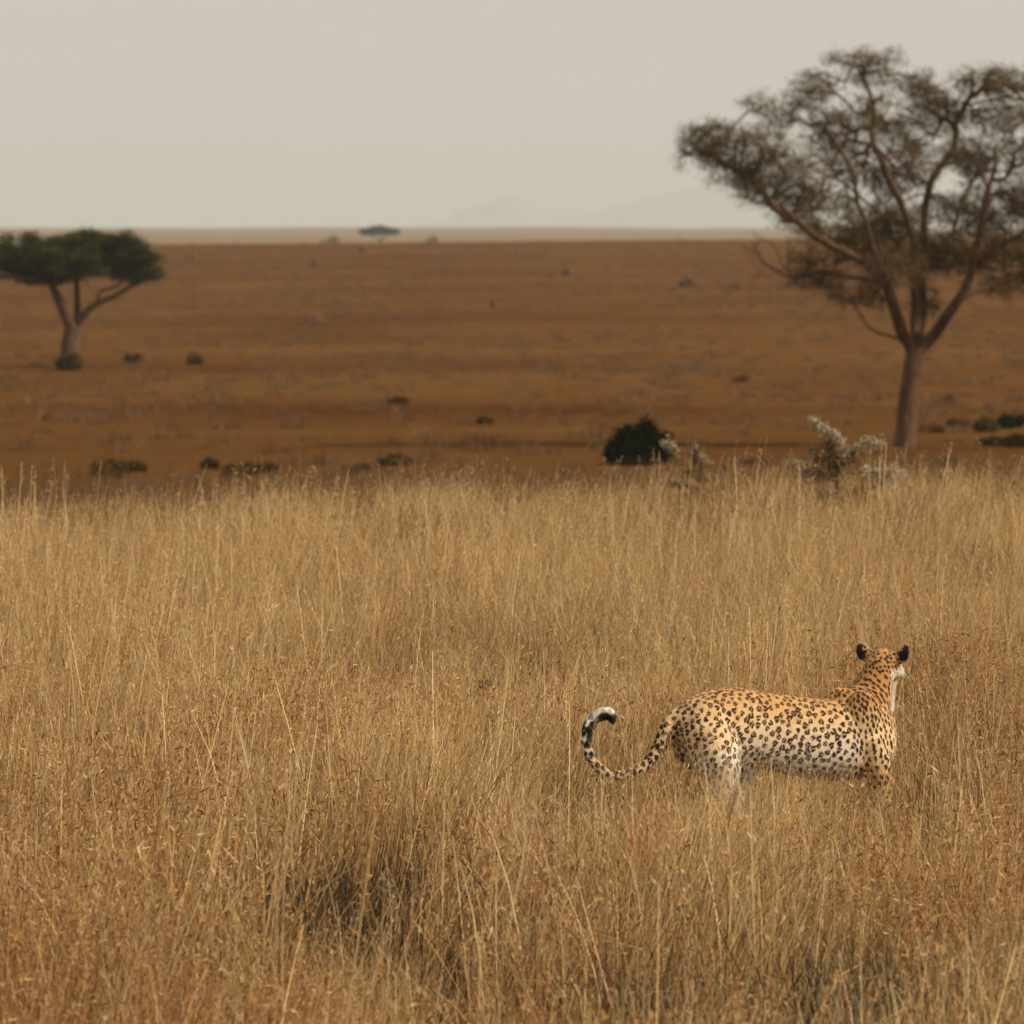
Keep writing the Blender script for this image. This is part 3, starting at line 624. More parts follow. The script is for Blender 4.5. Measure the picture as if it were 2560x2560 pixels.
def cat(*a): return np.concatenate(a)
GRASS = leaf_material('dry_grass', .30, noise_amt=.35, noise_scale=.8, rough=.55, spec=.25)
def clump_straw(rg):
    b1 = blades(rg, 105, .20, .40, .45, .22, .30, .0040, cat(STRAW, STRAW, GREYG, REDDY[:3], DARKB), wind=(.12, 0))
    b4 = blades(rg, 46, .22, .075, .4, .4, .5, .0028, cat(STRAW, STRAW, REDDY[:2]), segs=2, z0=.42, tilt_any=True)
    b2 = blades(rg, 24, .20, .56, .25, .20, .22, .0034, cat(STRAW, PALEB), wind=(.18, 0))
    b3 = blades(rg, 40, .22, .26, .3, .35, .3, .005, cat(STRAW, GREYG, REDDY[:2]))
    s = spikes(rg, b2[3], b2[4], 5, .16, .020, .003, cat(STRAW, REDDY[3:]), .1)
    return join([b1, b2, b3, b4, s])
def clump_red(rg):
    b1 = blades(rg, 90, .20, .33, .4, .26, .35, .0044, cat(REDDY, REDDY[:3], DARKB, STRAW[:4], GREYG[:2]))
    b2 = blades(rg, 34, .20, .46, .25, .18, .15, .0036, cat(STRAW, REDDY, PALEB), wind=(.18, 0))
    b3 = blades(rg, 46, .22, .080, .4, .4, .5, .0030, cat(STRAW, STRAW, REDDY), segs=2, z0=.36, tilt_any=True)
    s = spikes(rg, b2[3], b2[4], 12, .14, .024, .0042, cat(REDDY, REDDY, DARKB, STRAW[:3]), .6)
    return join([b1, b2, b3, s])
def clump_tall(rg):
    b = blades(rg, 5, .2, .74, .25, .26, .22, .0042, cat(STRAW, PALEB, PALEB), segs=6, wind=(.2, 0), tipw=.5)
    s = spikes(rg, b[3], b[4], 10, .16, .02, .0035, cat(STRAW, PALEB), .1)
    return join([b, s])
def clump_green(rg):
    b1 = blades(rg, 110, .2, .28, .3, .3, .35, .0045, cat(GREYG, GREYG * .6, DARKB))
    b3 = blades(rg, 30, .22, .07, .4, .4, .5, .005, cat(GREYG, STRAW), segs=2, z0=.28, tilt_any=True)
    return join([b1, b3])
SLOPE = np.array([(.150, .072, .025), (.18, .092, .034), (.12, .058, .020), (.20, .108, .042)])
def clump_slope(rg):
    b1 = blades(rg, 60, .24, .30, .4, .3, .3, .011, SLOPE, segs=3)
    b2 = blades(rg, 14, .24, .46, .3, .2, .2, .007, cat(SLOPE, STRAW[1:2] * .7), segs=3)
    return join([b1, b2])
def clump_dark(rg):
    return join([blades(rg, 90, .2, .36, .3, .4, .4, .0055, cat(GREYG * .12, GREYG * .22, DARKB * .35, REDDY * .22)), blades(rg, 18, .2, .36, .3, .4, .3, .004, cat(GREYG, REDDY * .8, STRAW * .7))])  # dark olive growth, blackened further to carry the shade inside the gap
kinds = [(clump_straw, 7), (clump_red, 7), (clump_tall, 5), (clump_green, 4), (clump_slope, 4), (clump_dark, 3)]
src = bpy.data.collections.new('grass_clumps'); first = []; k = 0
for fn, n in kinds:
    first.append((k, n))
    for i in range(n):
        v, f, c = fn(np.random.default_rng(300 + k)); me = mesh_np('clump_%02d' % k, v, f, c); me.materials.append(GRASS)
        o = bpy.data.objects.new('clump_%02d' % k, me); src.objects.link(o); k += 1

def vnoise(x, y, seed, sc):
    """smooth value noise"""
    g = np.random.default_rng(seed).uniform(0, 1, (64, 64)); u = x / sc; v = y / sc
    i = np.floor(u).astype(int); j = np.floor(v).astype(int); fu = u - i; fv = v - j; fu = fu * fu * (3 - 2 * fu); fv = fv * fv * (3 - 2 * fv)
    G = lambda a, b: g[a % 64, b % 64]
    return (G(i, j) * (1 - fu) + G(i + 1, j) * fu) * (1 - fv) + (G(i, j + 1) * (1 - fu) + G(i + 1, j + 1) * fu) * fv

LX, LD = 1.05, 24.0      # where the leopard stands
def scatter(d0, d1, dens, which, seed, hs=1.0, margin=2.5):
    rg = np.random.default_rng(seed); out = []
    half = lambda d: d * 1280 / F + margin
    n = int((half(d0) + half(d1)) * (d1 - d0) * dens)
    d = np.sqrt(rg.uniform(d0 ** 2, d1 ** 2, n)) if d0 > 0 else rg.uniform(d0, d1, n)
    x = rg.uniform(-1, 1, n) * half(d)
    return x, d, rg
pts = []; rots = []; scl = []; idx = []
def emit(x, d, kind, s, rg, sxy=None):
    n = len(x); f, m = first[kind]
    pts.append(np.stack([x, d, zg(x, d) - .01], 1)); rots.append(np.stack([rg.normal(0, .05, n), rg.normal(0, .05, n), rg.uniform(-1.4, 1.4, n) if kind in (0, 1, 2) else rg.uniform(0, 6.283, n)], 1))
    q = np.stack([s * (1 if sxy is None else sxy)] * 2 + [s], 1); scl.append(q); idx.append(f + rg.integers(0, m, n))

def hollow(x, d):        # gap with greener growth, its shade put into near-black clumps, lower middle of the picture
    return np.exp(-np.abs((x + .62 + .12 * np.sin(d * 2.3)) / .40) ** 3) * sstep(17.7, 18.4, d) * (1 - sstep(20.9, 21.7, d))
def lane(x, d):          # grass pressed down round the leopard, lower towards the camera
    f = sstep(20.6, 22.0, d) * (1 - sstep(24.4, 25.2, d))
    body = np.exp(-((x - 1.12) / .62) ** 4) * (.74 - .16 * np.exp(-((x - 1.12) / .25) ** 2)); tail = 1.2 * np.exp(-((x - .38) / .30) ** 4)
    return np.maximum(body, tail) * f
def field(d0, d1, dens, seed, near):
    x, d, rg = scatter(d0, d1, dens, 0, seed)
    redness = 1 - sstep(20.5, 30, d) * .90
    nz = vnoise(x + 50, d * .45 + 50, 3, 1.3) * .6 + vnoise(x + 50, d * .45, 4, .5) * .4
    p = redness * np.clip(.30 + 2.4 * (nz - .30), .15, .98); isred = rg.uniform(size=len(x)) < p
    gz = vnoise(x + 90, d * .5 + 10, 7, .9); isgr = (rg.uniform(size=len(x)) < .10 + .5 * (gz > .72)) & (d < 60)
    hz = .74 + .52 * vnoise(x + 20, d + 20, 9, .7)
    ho = hollow(x, d); la = lane(x, d)
    fr = np.exp(-np.abs((x + .55) / .5) ** 4) * sstep(15, 16, d) * (1 - sstep(17.4, 18, d)); s = hz * (1 - .3 * fr) * (1 + .0 * ho) * (1 - .56 * la) * rg.uniform(.75, 1.22, len(x)) * (1 - .45 * sstep(42, 54, d))
    keep = rg.uniform(size=len(x)) > .15 * ho
    tt = np.clip(((x - .60) * .93 + (d - 23.83) * .35) / .9874, 0, 1)      # the leopard's own footprint
    dist = np.hypot(x - (.60 + .93 * tt), d - (23.83 + .35 * tt)); body = dist < .34
    keep &= ~(body & (rg.uniform(size=len(x)) < .8)); s = np.where(body, s * .62, s)
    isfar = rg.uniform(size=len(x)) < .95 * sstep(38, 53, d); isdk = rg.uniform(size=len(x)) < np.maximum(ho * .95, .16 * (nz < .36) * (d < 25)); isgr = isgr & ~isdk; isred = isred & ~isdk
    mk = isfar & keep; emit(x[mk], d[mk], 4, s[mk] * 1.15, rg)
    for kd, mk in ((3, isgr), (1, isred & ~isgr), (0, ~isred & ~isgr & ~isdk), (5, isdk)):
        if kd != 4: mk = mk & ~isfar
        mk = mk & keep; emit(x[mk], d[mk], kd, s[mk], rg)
field(10.5, 27, 22, 1, True)
field(27, 56, 15, 2, False)
field(56, 66, 6, 3, False)
x, d, rg = scatter(60, 110, 4, 0, 13, margin=4); emit(x, d, 4, rg.uniform(.7, 1.2, len(x)), rg)
x, d, rg = scatter(12, 43, 1.3, 2, 5); mk = (rg.uniform(size=len(x)) > 1.5 * lane(x, d)) & (rg.uniform(size=len(x)) > .55 * (d < 19)); emit(x[mk], d[mk], 2, rg.uniform(.7, 1.12, mk.sum()), rg)

# coarse tufts over the slope beyond (scaled clumps)
x, d, rg = scatter(105, 900, .14, 0, 8, margin=12)
p = vnoise(x * .5 + 300, d * .08, 14, 4) * .7 + vnoise(x * .5 + 300, d * .08, 15, 1.3) * .3
mk = rg.uniform(size=len(x)) < np.clip(p * 1.8 - .3, .05, 1) * (1 - .8 * sstep(300, 850, d)); x = x[mk]; d = d[mk]
emit(x, d, 4, rg.uniform(.5, 1.0, len(x)), rg, rg.uniform(1.4, 3.0, len(x)))

pts = np.concatenate(pts); rots = np.concatenate(rots); scl = np.concatenate(scl); idx = np.concatenate(idx)
print('grass clumps', len(pts))
pm = bpy.data.meshes.new('grass'); pm.vertices.add(len(pts)); pm.vertices.foreach_set('co', pts.astype(np.float32).ravel())
a = pm.attributes.new('rot', 'FLOAT_VECTOR', 'POINT'); a.data.foreach_set('vector', rots.astype(np.float32).ravel())
a = pm.attributes.new('scl', 'FLOAT_VECTOR', 'POINT'); a.data.foreach_set('vector', scl.astype(np.float32).ravel())
a = pm.attributes.new('idx', 'INT', 'POINT'); a.data.foreach_set('value', idx.astype(np.int32))
grass = bpy.data.objects.new('grass', pm); C.objects.link(grass)
tag(grass, 'tall dry straw-coloured savanna grass covering the whole foreground', 'grass', kind='stuff')
ng = bpy.data.node_groups.new('scatter_grass', 'GeometryNodeTree')
ng.interface.new_socket('Geometry', in_out='INPUT', socket_type='NodeSocketGeometry'); ng.interface.new_socket('Geometry', in_out='OUTPUT', socket_type='NodeSocketGeometry')
N, L = ng.nodes, ng.links
gi = N.new('NodeGroupInput'); go = N.new('NodeGroupOutput')
ci = N.new('GeometryNodeCollectionInfo'); ci.inputs['Collection'].default_value = src; ci.inputs['Separate Children'].default_value = True; ci.inputs['Reset Children'].default_value = True
m2p = N.new('GeometryNodeMeshToPoints'); L.new(gi.outputs[0], m2p.inputs[0])
ip = N.new('GeometryNodeInstanceOnPoints'); L.new(m2p.outputs[0], ip.inputs['Points']); L.new(ci.outputs[0], ip.inputs['Instance']); ip.inputs['Pick Instance'].default_value = True
def named(nm, ty):
    q = N.new('GeometryNodeInputNamedAttribute'); q.data_type = ty; q.inputs['Name'].default_value = nm; return q.outputs['Attribute']
L.new(named('idx', 'INT'), ip.inputs['Instance Index'])
er = N.new('FunctionNodeEulerToRotation'); L.new(named('rot', 'FLOAT_VECTOR'), er.inputs[0]); L.new(er.outputs[0], ip.inputs['Rotation'])
L.new(named('scl', 'FLOAT_VECTOR'), ip.inputs['Scale']); L.new(ip.outputs[0], go.inputs[0])
gm = grass.modifiers.new('scatter', 'NODES'); gm.node_group = ng

# ------------------------------------------------------------------ leopard
def build_leopard():
    rg = np.random.default_rng(21)
    O = np.array([LX, LD, 0.0])
    def Q(px, py, dy): return P(px, py, LD + dy) - O
    m = LD / F                                     # metres per photo pixel at the leopard
    parts = []
    def add(V, Fc): parts.append((np.asarray(V, float), Fc))
    def loft(C_, A, B, axisdir, n=28, power=2.0, step=4):
        """rings centred on C_, half sizes A along 'up' and B along 'side'"""
        C_ = np.asarray(C_, float); k = len(C_); tt = np.linspace(0, k - 1, (k - 1) * step + 1)
        def cr(Y):
            Y = np.asarray(Y, float); o = []
            for t in tt:
                i = min(int(t), k - 2); f = t - i; p0 = Y[max(i - 1, 0)]; p1 = Y[i]; p2 = Y[i + 1]; p3 = Y[min(i + 2, k - 1)]
                o.append(.5 * ((2 * p1) + (-p0 + p2) * f + (2 * p0 - 5 * p1 + 4 * p2 - p3) * f * f + (-p0 + 3 * p1 - 3 * p2 + p3) * f ** 3))
            return np.array(o)
        c = cr(C_); a = cr(A); b = cr(B); T = np.gradient(c, axis=0); T /= np.linalg.norm(T, axis=1)[:, None]
        s = np.asarray(axisdir, float); S = s[None] - (T @ s)[:, None] * T; S /= np.linalg.norm(S, axis=1)[:, None]; U = np.cross(S, T)
        th = np.arange(n) * 2 * np.pi / n; ct = np.sign(np.cos(th)) * np.abs(np.cos(th)) ** (2 / power); st = np.sign(np.sin(th)) * np.abs(np.sin(th)) ** (2 / power)
        V = c[:, None] + a[:, None, None] * ct[None, :, None] * U[:, None] + b[:, None, None] * st[None, :, None] * S[:, None]
        V = V.reshape(-1, 3); nr = len(c); e0 = c[0] - T[0] * min(a[0], b[0]) * .5; e1 = c[-1] + T[-1] * min(a[-1], b[-1]) * .5
        fs = [(r * n + j, r * n + (j + 1) % n, (r + 1) * n + (j + 1) % n, (r + 1) * n + j) for r in range(nr - 1) for j in range(n)]
        V = np.vstack([V, e0, e1]); i0 = len(V) - 2
        fs += [((j + 1) % n, j, i0) for j in range(n)] + [((nr - 1) * n + j, (nr - 1) * n + (j + 1) % n, i0 + 1) for j in range(n)]
        add(V, fs)
    def ell(c, ax, r):
        """ellipsoid at c with orthonormal axes ax (3x3 rows) and radii r"""
        bm = bmesh.new(); bmesh.ops.create_icosphere(bm, subdivisions=3, radius=1)
        v = np.array([q.co[:] for q in bm.verts]); f = [tuple(x.index for x in q.verts) for q in bm.faces]; bm.free()
        add(np.asarray(c) + (v * np.asarray(r)) @ np.asarray(ax, float), f)
    yaw = rad(22); H = np.array([math.cos(yaw), math.sin(yaw), 0]); S = np.array([math.sin(yaw), -math.cos(yaw), 0]); Z = np.array([0, 0, 1.])
    BX = [H, S, Z]
    def dyb(px): return (px - 1960) / 560 * .36      # depth of the body axis
    # trunk
    tr = [(1684, 1796, 28, .050), (1706, 1803, 56, .085), (1755, 1810, 80, .115), (1823, 1813, 96, .120), (1900, 1823, 94, .116), (1980, 1838, 98, .124), (2055, 1847, 100, .132),
          (2120, 1846, 104, .134), (2175, 1836, 102, .125), (2208, 1830, 82, .095), (2224, 1826, 50, .06)]
    loft([Q(p[0], p[1], dyb(p[0])) for p in tr], [p[2] * m for p in tr], [p[3] for p in tr], S, 36, 2.2)
    # shoulders and haunches (near, far)
    for sgn in (1, -1):
        ell(Q(2138, 1800, dyb(2138)) + S * sgn * .075, BX, (.085, .066, .130))
        ell(Q(2108, 1752, dyb(2108)) + S * sgn * .035, BX, (.050, .024, .056))
        ell(Q(1758, 1836, dyb(1752)) + S * sgn * .065, BX, (.112, .068, .150))
        ell(Q(2195, 1850, dyb(2195)) + S * sgn * .05, BX, (.05, .06, .085))
    # neck
    nk = [(2150, 1815, .10, .105, .115), (2168, 1765, .15, .085, .098), (2182, 1722, .185, .069, .078), (2194, 1688, .20, .062, .068), (2203, 1655, .21, .056, .060)]
    loft([Q(p[0], p[1], p[2]) for p in nk], [p[3] for p in nk], [p[4] for p in nk], np.array([1, 0, 0]), 28, 2.0)
    loft([Q(2092, 1800, .06), Q(2130, 1768, .11), Q(2166, 1728, .17), Q(2190, 1682, .20)], [.064, .064, .055, .048], [.06, .066, .056, .048], np.array([1, 0, 0]), 20)
    # throat and breast
    loft([Q(2215, 1850, .27), Q(2217, 1790, .30), Q(2221, 1735, .29), Q(2226, 1700, .27)], [.06, .05, .035, .03], [.035, .032, .026, .03], np.array([1, 0, 0]), 20)
    # head, turned away to the right
    hy = rad(27); Fw = np.array([math.sin(hy), math.cos(hy), -.12]); Fw /= np.linalg.norm(Fw)
    Sr = np.cross(Fw, Z); Sr /= np.linalg.norm(Sr); Up = np.cross(Sr, Fw); HX = [Sr, Fw, Up]
    hc = Q(2210, 1657, .235)
    ell(hc, HX, (.066, .078, .058)); ell(hc + Up * .012 - Fw * .01, HX, (.054, .06, .05))
    for sg in (1, -1):
        ell(hc + Sr * sg * .040 + Fw * .03 - Up * .030, HX, (.034, .045, .034))
        ell(hc + Sr * sg * .020 + Fw * .118 - Up * .036, HX, (.022, .030, .021))
        ell(hc + Sr * sg * .030 + Fw * .060 + Up * .012, HX, (.022, .022, .018))
        ell(hc + Sr * sg * .068 + Up * .026 - Fw * .006, HX, (.030, .022, .032))
    ell(hc + Fw * .085 - Up * .022, HX, (.032, .052, .030)); ell(hc + Fw * .105 - Up * .058, HX, (.022, .032, .016)); ell(hc + Fw * .125 - Up * .018, HX, (.015, .022, .014))
    # legs: (px,py,offset towards camera, radius)
    def leg(pts):
        loft([Q(a, b, dyb(1960 if False else xb)) + S * o for (a, b, xb, o, r) in pts], [p[4] * 1.08 for p in pts], [p[4] for p in pts], S, 18, 2.0)
    leg([(1752, 1815, 1752, .065, .085), (1772, 1890, 1760, .085, .088), (1782, 1940, 1765, .085, .066), (1758, 1990, 1755, .08, .042), (1742, 2030, 1750, .08, .027), (1752, 2075, 1750, .08, .025), (1768, 2106, 1755, .08, .030), (1790, 2112, 1760, .08, .024)])
    leg([(1790, 1830, 1770, -.06, .07), (1850, 1895, 1800, -.07, .07), (1885, 1935, 1820, -.07, .052), (1862, 1985, 1810, -.07, .032), (1858, 2035, 1810, -.07, .026), (1870, 2080, 1815, -.07, .025), (1888, 2104, 1820, -.07, .029), (1908, 2108, 1830, -.07, .023)])
    leg([(2150, 1840, 2140, .07, .07), (2172, 1905, 2155, .075, .055), (2184, 1960, 2165, .075, .042), (2190, 2020, 2170, .075, .032), (2192, 2070, 2170, .075, .028), (2200, 2106, 2175, .075, .031), (2222, 2111, 2180, .075, .025)])
    leg([(2200, 1850, 2190, -.06, .06), (2212, 1915, 2195, -.065, .05), (2214, 1970, 2200, -.065, .038), (2218, 2030, 2200, -.065, .03), (2218, 2070, 2200, -.065, .027), (2226, 2100, 2205, -.065, .030), (2246, 2104, 2210, -.065, .024)])
    for (cx, cy, xb, o) in [(1790, 2112, 1760, .08), (1908, 2108, 1830, -.07), (2222, 2111, 2180, .075), (2246, 2104, 2210, -.065)]:
        for tq in (-1.5, -.5, .5, 1.5):             # four toes
            ell(Q(cx + 9 - abs(tq) * 3, cy + 2, dyb(xb)) + S * (o + tq * .0135), BX, (.019, .0095, .012))
    # tail
    tl = [(1700, 1790, -.17, .036), (1680, 1806, -.18, .036), (1664, 1832, -.19, .033), (1650, 1862, -.20, .029), (1634, 1890, -.21, .0255), (1608, 1916, -.22, .0235), (1578, 1932, -.23, .0215), (1546, 1939, -.23, .020), (1512, 1931, -.23, .0195),
          (1486, 1908, -.22, .0195), (1471, 1878, -.21, .0200), (1465, 1846, -.20, .0215), (1472, 1816, -.19, .0240), (1490, 1795, -.18, .0255), (1512, 1783, -.18, .0250), (1528, 1788, -.18, .022), (1532, 1806, -.18, .015)]
    TL = np.array([Q(p[0], p[1], p[2]) for p in tl])
    loft(TL, [p[3] * 1.04 for p in tl], [p[3] * 1.04 for p in tl], np.array([0, -1, .0]), 16)
    def merged(extra=()):
        V = []; Fs = []; n = 0
        for v, f in list(parts) + list(extra): V.append(v); Fs += [tuple(i + n for i in q) for q in f]; n += len(v)
        me = bpy.data.meshes.new('leopard_form'); me.from_pydata(np.concatenate(V).tolist(), [], Fs); me.update()
        bm = bmesh.new(); bm.from_mesh(me); bmesh.ops.recalc_face_normals(bm, faces=bm.faces); bm.to_mesh(me); bm.free(); return me
    def bake(me, voxel, smooth, fac=.5):
        o = bpy.data.objects.new('tmp', me); C.objects.link(o)
        r = o.modifiers.new('r', 'REMESH'); r.mode = 'VOXEL'; r.voxel_size = voxel; r.use_smooth_shade = True
        if smooth: s = o.modifiers.new('s', 'SMOOTH'); s.iterations = smooth; s.factor = fac
        out = bpy.data.meshes.new_from_object(o.evaluated_get(bpy.context.evaluated_depsgraph_get()))
        bpy.data.objects.remove(o); return out
    b1 = bake(merged(), .007, 9)
    parts.clear()
    v = np.zeros(len(b1.vertices) * 3, np.float32); b1.vertices.foreach_get('co', v)
    add(v.reshape(-1, 3), [tuple(p.vertices) for p in b1.polygons])
    ears = []
    for sg in (1, -1):                              # ears: cupped discs
        c = hc + Sr * sg * .092 + Up * .044 - Fw * .004
        nrm = Fw * .75 + Sr * sg * .5; nrm /= np.linalg.norm(nrm); u = Up + Sr * sg * .30; u -= (u @ nrm) * nrm; u /= np.linalg.norm(u); s_ = np.cross(u, nrm)
        bm = bmesh.new(); bmesh.ops.create_icosphere(bm, subdivisions=4, radius=1)
        q = np.array([x.co[:] for x in bm.verts]); f = [tuple(x.index for x in g.verts) for g in bm.faces]; bm.free()
        rr = q[:, 0] ** 2 + q[:, 1] ** 2
        X = q[:, 0] * .031; Y = q[:, 1] * .041; Zt = q[:, 2] * .0070 + rr * .016 - .012
        add(c + X[:, None] * s_ + Y[:, None] * u + Zt[:, None] * nrm, f); ears.append((c, nrm, u, s_))
    me = bake(merged(), .0036, 2)
    nv = len(me.vertices); V = np.zeros(nv * 3, np.float32); me.vertices.foreach_get('co', V); V = V.reshape(-1, 3).astype(float)
    Nn = np.zeros(nv * 3, np.float32); me.vertices.foreach_get('normal', Nn); Nn = Nn.reshape(-1, 3).astype(float)
    # ---- photo coordinates of every point (as measured on the animal itself)
    px = 1280 + (V[:, 0] + O[0]) / (V[:, 1] + O[1]) * F; py = HOR + (CAMZ - V[:, 2]) / (V[:, 1] + O[1]) * F
    # regions
    tq = resample(TL, .012); dt = np.full(nv, 9.); ti = np.zeros(nv, int)
    for i, p in enumerate(tq):
        d = np.linalg.norm(V - p, axis=1); mk = d < dt; dt[mk] = d[mk]; ti[mk] = i
    tf = ti / (len(tq) - 1)
    is_tail = (dt < .045) & (tf > .1) & (px < 1690)
    dh = np.linalg.norm(V - hc, axis=1)
    is_head = (dh < .10) | ((V - hc) @ Fw > .05) & (dh < .2)
    rel = V - hc; hF = rel @ Fw; hU = rel @ Up; hS = rel @ Sr
    is_neck = (px > 2118 + (py - 1700) * .10) & ~is_head & (py < 1905) & ~is_tail
    is_leg = (py > 1915) & ~is_tail & ~is_head
    is_rump = (px < 1815) & ~is_tail & ~is_leg
    # spot seeds
    spacing = np.full(nv, .0285)
    spacing[is_rump] = .0262; spacing[is_leg] = .026; spacing[is_tail] = .025; spacing[is_neck] = .0215; spacing[is_head] = .0165
    dors = sstep(1790, 1745, py); spacing[~(is_head | is_neck | is_tail | is_leg | is_rump)] *= (1 - .18 * dors)[~(is_head | is_neck | is_tail | is_leg | is_rump)]
    perm = rg.permutation(nv)[:55000]; acc = np.zeros((4000, 3)); ai = []; n = 0
    for i in perm:
        if n and np.min(((acc[:n] - V[i]) ** 2).sum(1)) < spacing[i] ** 2 * .82: continue
        acc[n] = V[i]; ai.append(i); n += 1
        if n >= 3999: break
    ai = np.array(ai); acc = acc[:n]
    kd = kdtree.KDTree(n)
    for i in range(n): kd.insert(acc[i], i)
    kd.balance()
    near = np.array([[q[1] for q in kd.find_n(p, 3)] for p in V])
    # coat colour
    def lerp(a, b, t): return a[None] * (1 - t[:, None]) + b[None] * t[:, None] if a.ndim == 1 else a * (1 - t[:, None]) + b[None] * t[:, None]
    back = np.array([.62, .345, .115]); flank = np.array([.87, .64, .365]); white = np.array([.92, .86, .75]); nap = np.array([.52, .265, .088])
    nzv = vnoise(V[:, 0] + 5, V[:, 2] + 5, 31, .05) * .5 + vnoise(V[:, 0] + 3, V[:, 2] + 9, 32, .02) * .5
    col = np.tile(back, (nv, 1)); t1 = sstep(1725, 1850, py + 30 * (nzv - .5) + 22 * (px < 1900)); col = col * (1 - t1[:, None]) + flank * t1[:, None]
    t2 = sstep(1800, 1900, py + 40 * (nzv - .5) - 45 * sstep(1850, 1780, px)) * (~is_tail) * (px < 2150); col = col * (1 - .85 * t2[:, None]) + white * .85 * t2[:, None]
    nk_ = is_neck | is_head; tn = sstep(1820, 1690, py) * nk_; col = col * (1 - tn[:, None]) + nap * tn[:, None]
    # belly, inner legs, throat, cheeks are white
    tb = sstep(1890, 1985, py + 50 * (nzv - .5)) * (~is_tail) * (px < 2140); col = col * (1 - .8 * tb[:, None]) + white * .8 * tb[:, None]
    side = Nn @ S; inner = is_leg & (np.abs(side) < .5) & (Nn @ H < .2); col[inner] = col[inner] * .4 + white * .6
    fl = is_leg & (px > 2120); col[fl] = col[fl] * .5 + back * 1.1 * .5
    th = sstep(2222, 2236, px) * sstep(1660, 1690, py) * sstep(1790, 1765, py) * (Nn[:, 0] > .1); col = col * (1 - .9 * th[:, None]) + white * .9 * th[:, None]
    ch = np.clip(sstep(.02, .06, hF) * sstep(.02, -.02, hU) + sstep(-.02, -.05, hU) * sstep(-.02, .03, hF) + .5 * sstep(.035, .06, np.abs(hS)) * sstep(.03, -.01, hU) * sstep(-.03, .02, hF), 0, 1) * (dh < .2)
    col = col * (1 - ch[:, None]) + np.array([.72, .62, .47]) * ch[:, None]
    cc = Q(1536, 1862, -.2); outw = ((V - tq[ti]) * (tq[ti] - cc)).sum(1) / (np.linalg.norm(tq[ti] - cc, axis=1) * .022)
    under = Nn[:, 2] * -1
    ut = np.where(tf < .45, sstep(.2, .8, under), sstep(-.15, .45, outw) * (.6 + .4 * sstep(.6, .75, tf))); ut = ut * is_tail
    col[is_tail] = (flank * .9 * (1 - ut[is_tail][:, None]) + white * 1.03 * ut[is_tail][:, None])
    # spots
    dark = np.array([.052, .013, .006]); black = np.array([.012, .009, .008]); inside = np.array([.42, .19, .055])
    ph = rg.uniform(0, 6.28, n); ang_n = rg.integers(1, 4, n); scl_ = rg.uniform(.82, 1.18, n); kind_r = rg.uniform(size=n)
    amt = np.zeros(nv); ins = np.zeros(nv)
    nai = Nn[ai]
    px_s = px[ai]; py_s = py[ai]
    ros = ~(is_head | is_neck | is_tail | is_leg)[ai]
    solidp = np.where(px_s < 1760, .25, .05) + .35 * (px_s > 2080)
    ros = ros & (kind_r > solidp)
    for k in range(3):
        j = near[:, k]; d = V - acc[j]; nn = nai[j]
        pref = np.tile(np.array([.30, 0, -1.]), (nv, 1)); up_ = py_s[j] < 1735; pref[up_ & (px_s[j] > 2130)] = [.8, 0, -.8]; bk = ros[j]; pref[bk] = [.3, .1, 1]
        t = pref - (pref * nn).sum(1)[:, None] * nn; t /= np.linalg.norm(t, axis=1)[:, None] + 1e-9; b = np.cross(nn, t)
        u = (d * t).sum(1); v_ = (d * b).sum(1); nd = (d * nn).sum(1)
        sp_ = spacing[ai[j]] * scl_[j]
        el = np.where(is_neck[ai[j]], 1.55, np.where(is_head[ai[j]], 1.1, np.where(ros[j], 1.12, 1.2)))
        size = np.where(ros[j], .395, np.where(is_neck[ai[j]], .345, np.where(is_head[ai[j]], .39, np.where(is_tail[ai[j]], .44, .35)))) * sp_
        phi = np.arctan2(v_, u)
        r = np.sqrt((u / (size * el)) ** 2 + (v_ * el ** .3 / size) ** 2 + (nd / size * .5) ** 2) * (1 + .13 * np.sin(3 * phi + ph[j]) + .08 * np.sin(5 * phi + 2 * ph[j]))
        sol = sstep(1.12, .88, r)
        inn = np.where(px_s[j] < 1800, .06, .20)
        ring = sstep(1.10, .95, r) * sstep(inn - .10, inn + .10, r) * sstep(-1.0, -.82, np.sin(ang_n[j] * phi + ph[j]) - .0)
        a_ = np.where(ros[j], ring, sol); amt = np.maximum(amt, a_); ins = np.maximum(ins, np.where(ros[j], sstep(1.05, .85, r), 0))
    col = col * (1 - .35 * ins[:, None]) + inside * .35 * ins[:, None]
    fade = 1 - .55 * th - .75 * ch; fade = np.where(is_tail & (tf > .25), fade * (1 - .55 * ut * sstep(.80, .9, tf)), fade)
    fade = fade * (1 - .2 * tb)
    dc = np.where((is_tail & (tf > .5))[:, None], black, dark)
    amt = np.clip(amt * fade, 0, 1); col = col * (1 - amt[:, None]) + dc * amt[:, None]
    # tail end: dark bands on the inner side, white fur on the outer, black at the very tip
    te = is_tail & (tf > .70); band = sstep(-.3, .5, np.sin(tf * 50)) * .7 + .3; bl = (1 - ut) * np.where(te, .55 + .45 * band, 0); bl = np.where(is_tail & (tf > .955), 1 - .25 * ut, bl)
    col = col * (1 - bl[:, None]) + black * bl[:, None]
    # ears: black behind, buff inside and on the rim
    for (c, nrm, u, s_) in ears:
        r_ = V - c; du = r_ @ u; ds = r_ @ s_; dn = r_ @ nrm
        e = (np.abs(ds) < .036) & (np.abs(du) < .048) & (np.abs(dn) < .028) & (du > -.032)
        isb = e & ((Nn @ nrm) < .15); rr = np.sqrt((ds / .031) ** 2 + (du / .041) ** 2)
        blk = isb & (rr < .93) & (du < .032) & (((Nn @ (Sr if c is ears[0][0] else -Sr)) > -.35)) & ((r_ @ Sr) * (1 if c is ears[0][0] else -1) > -.017); rim = e & ~blk & (rr > .7)
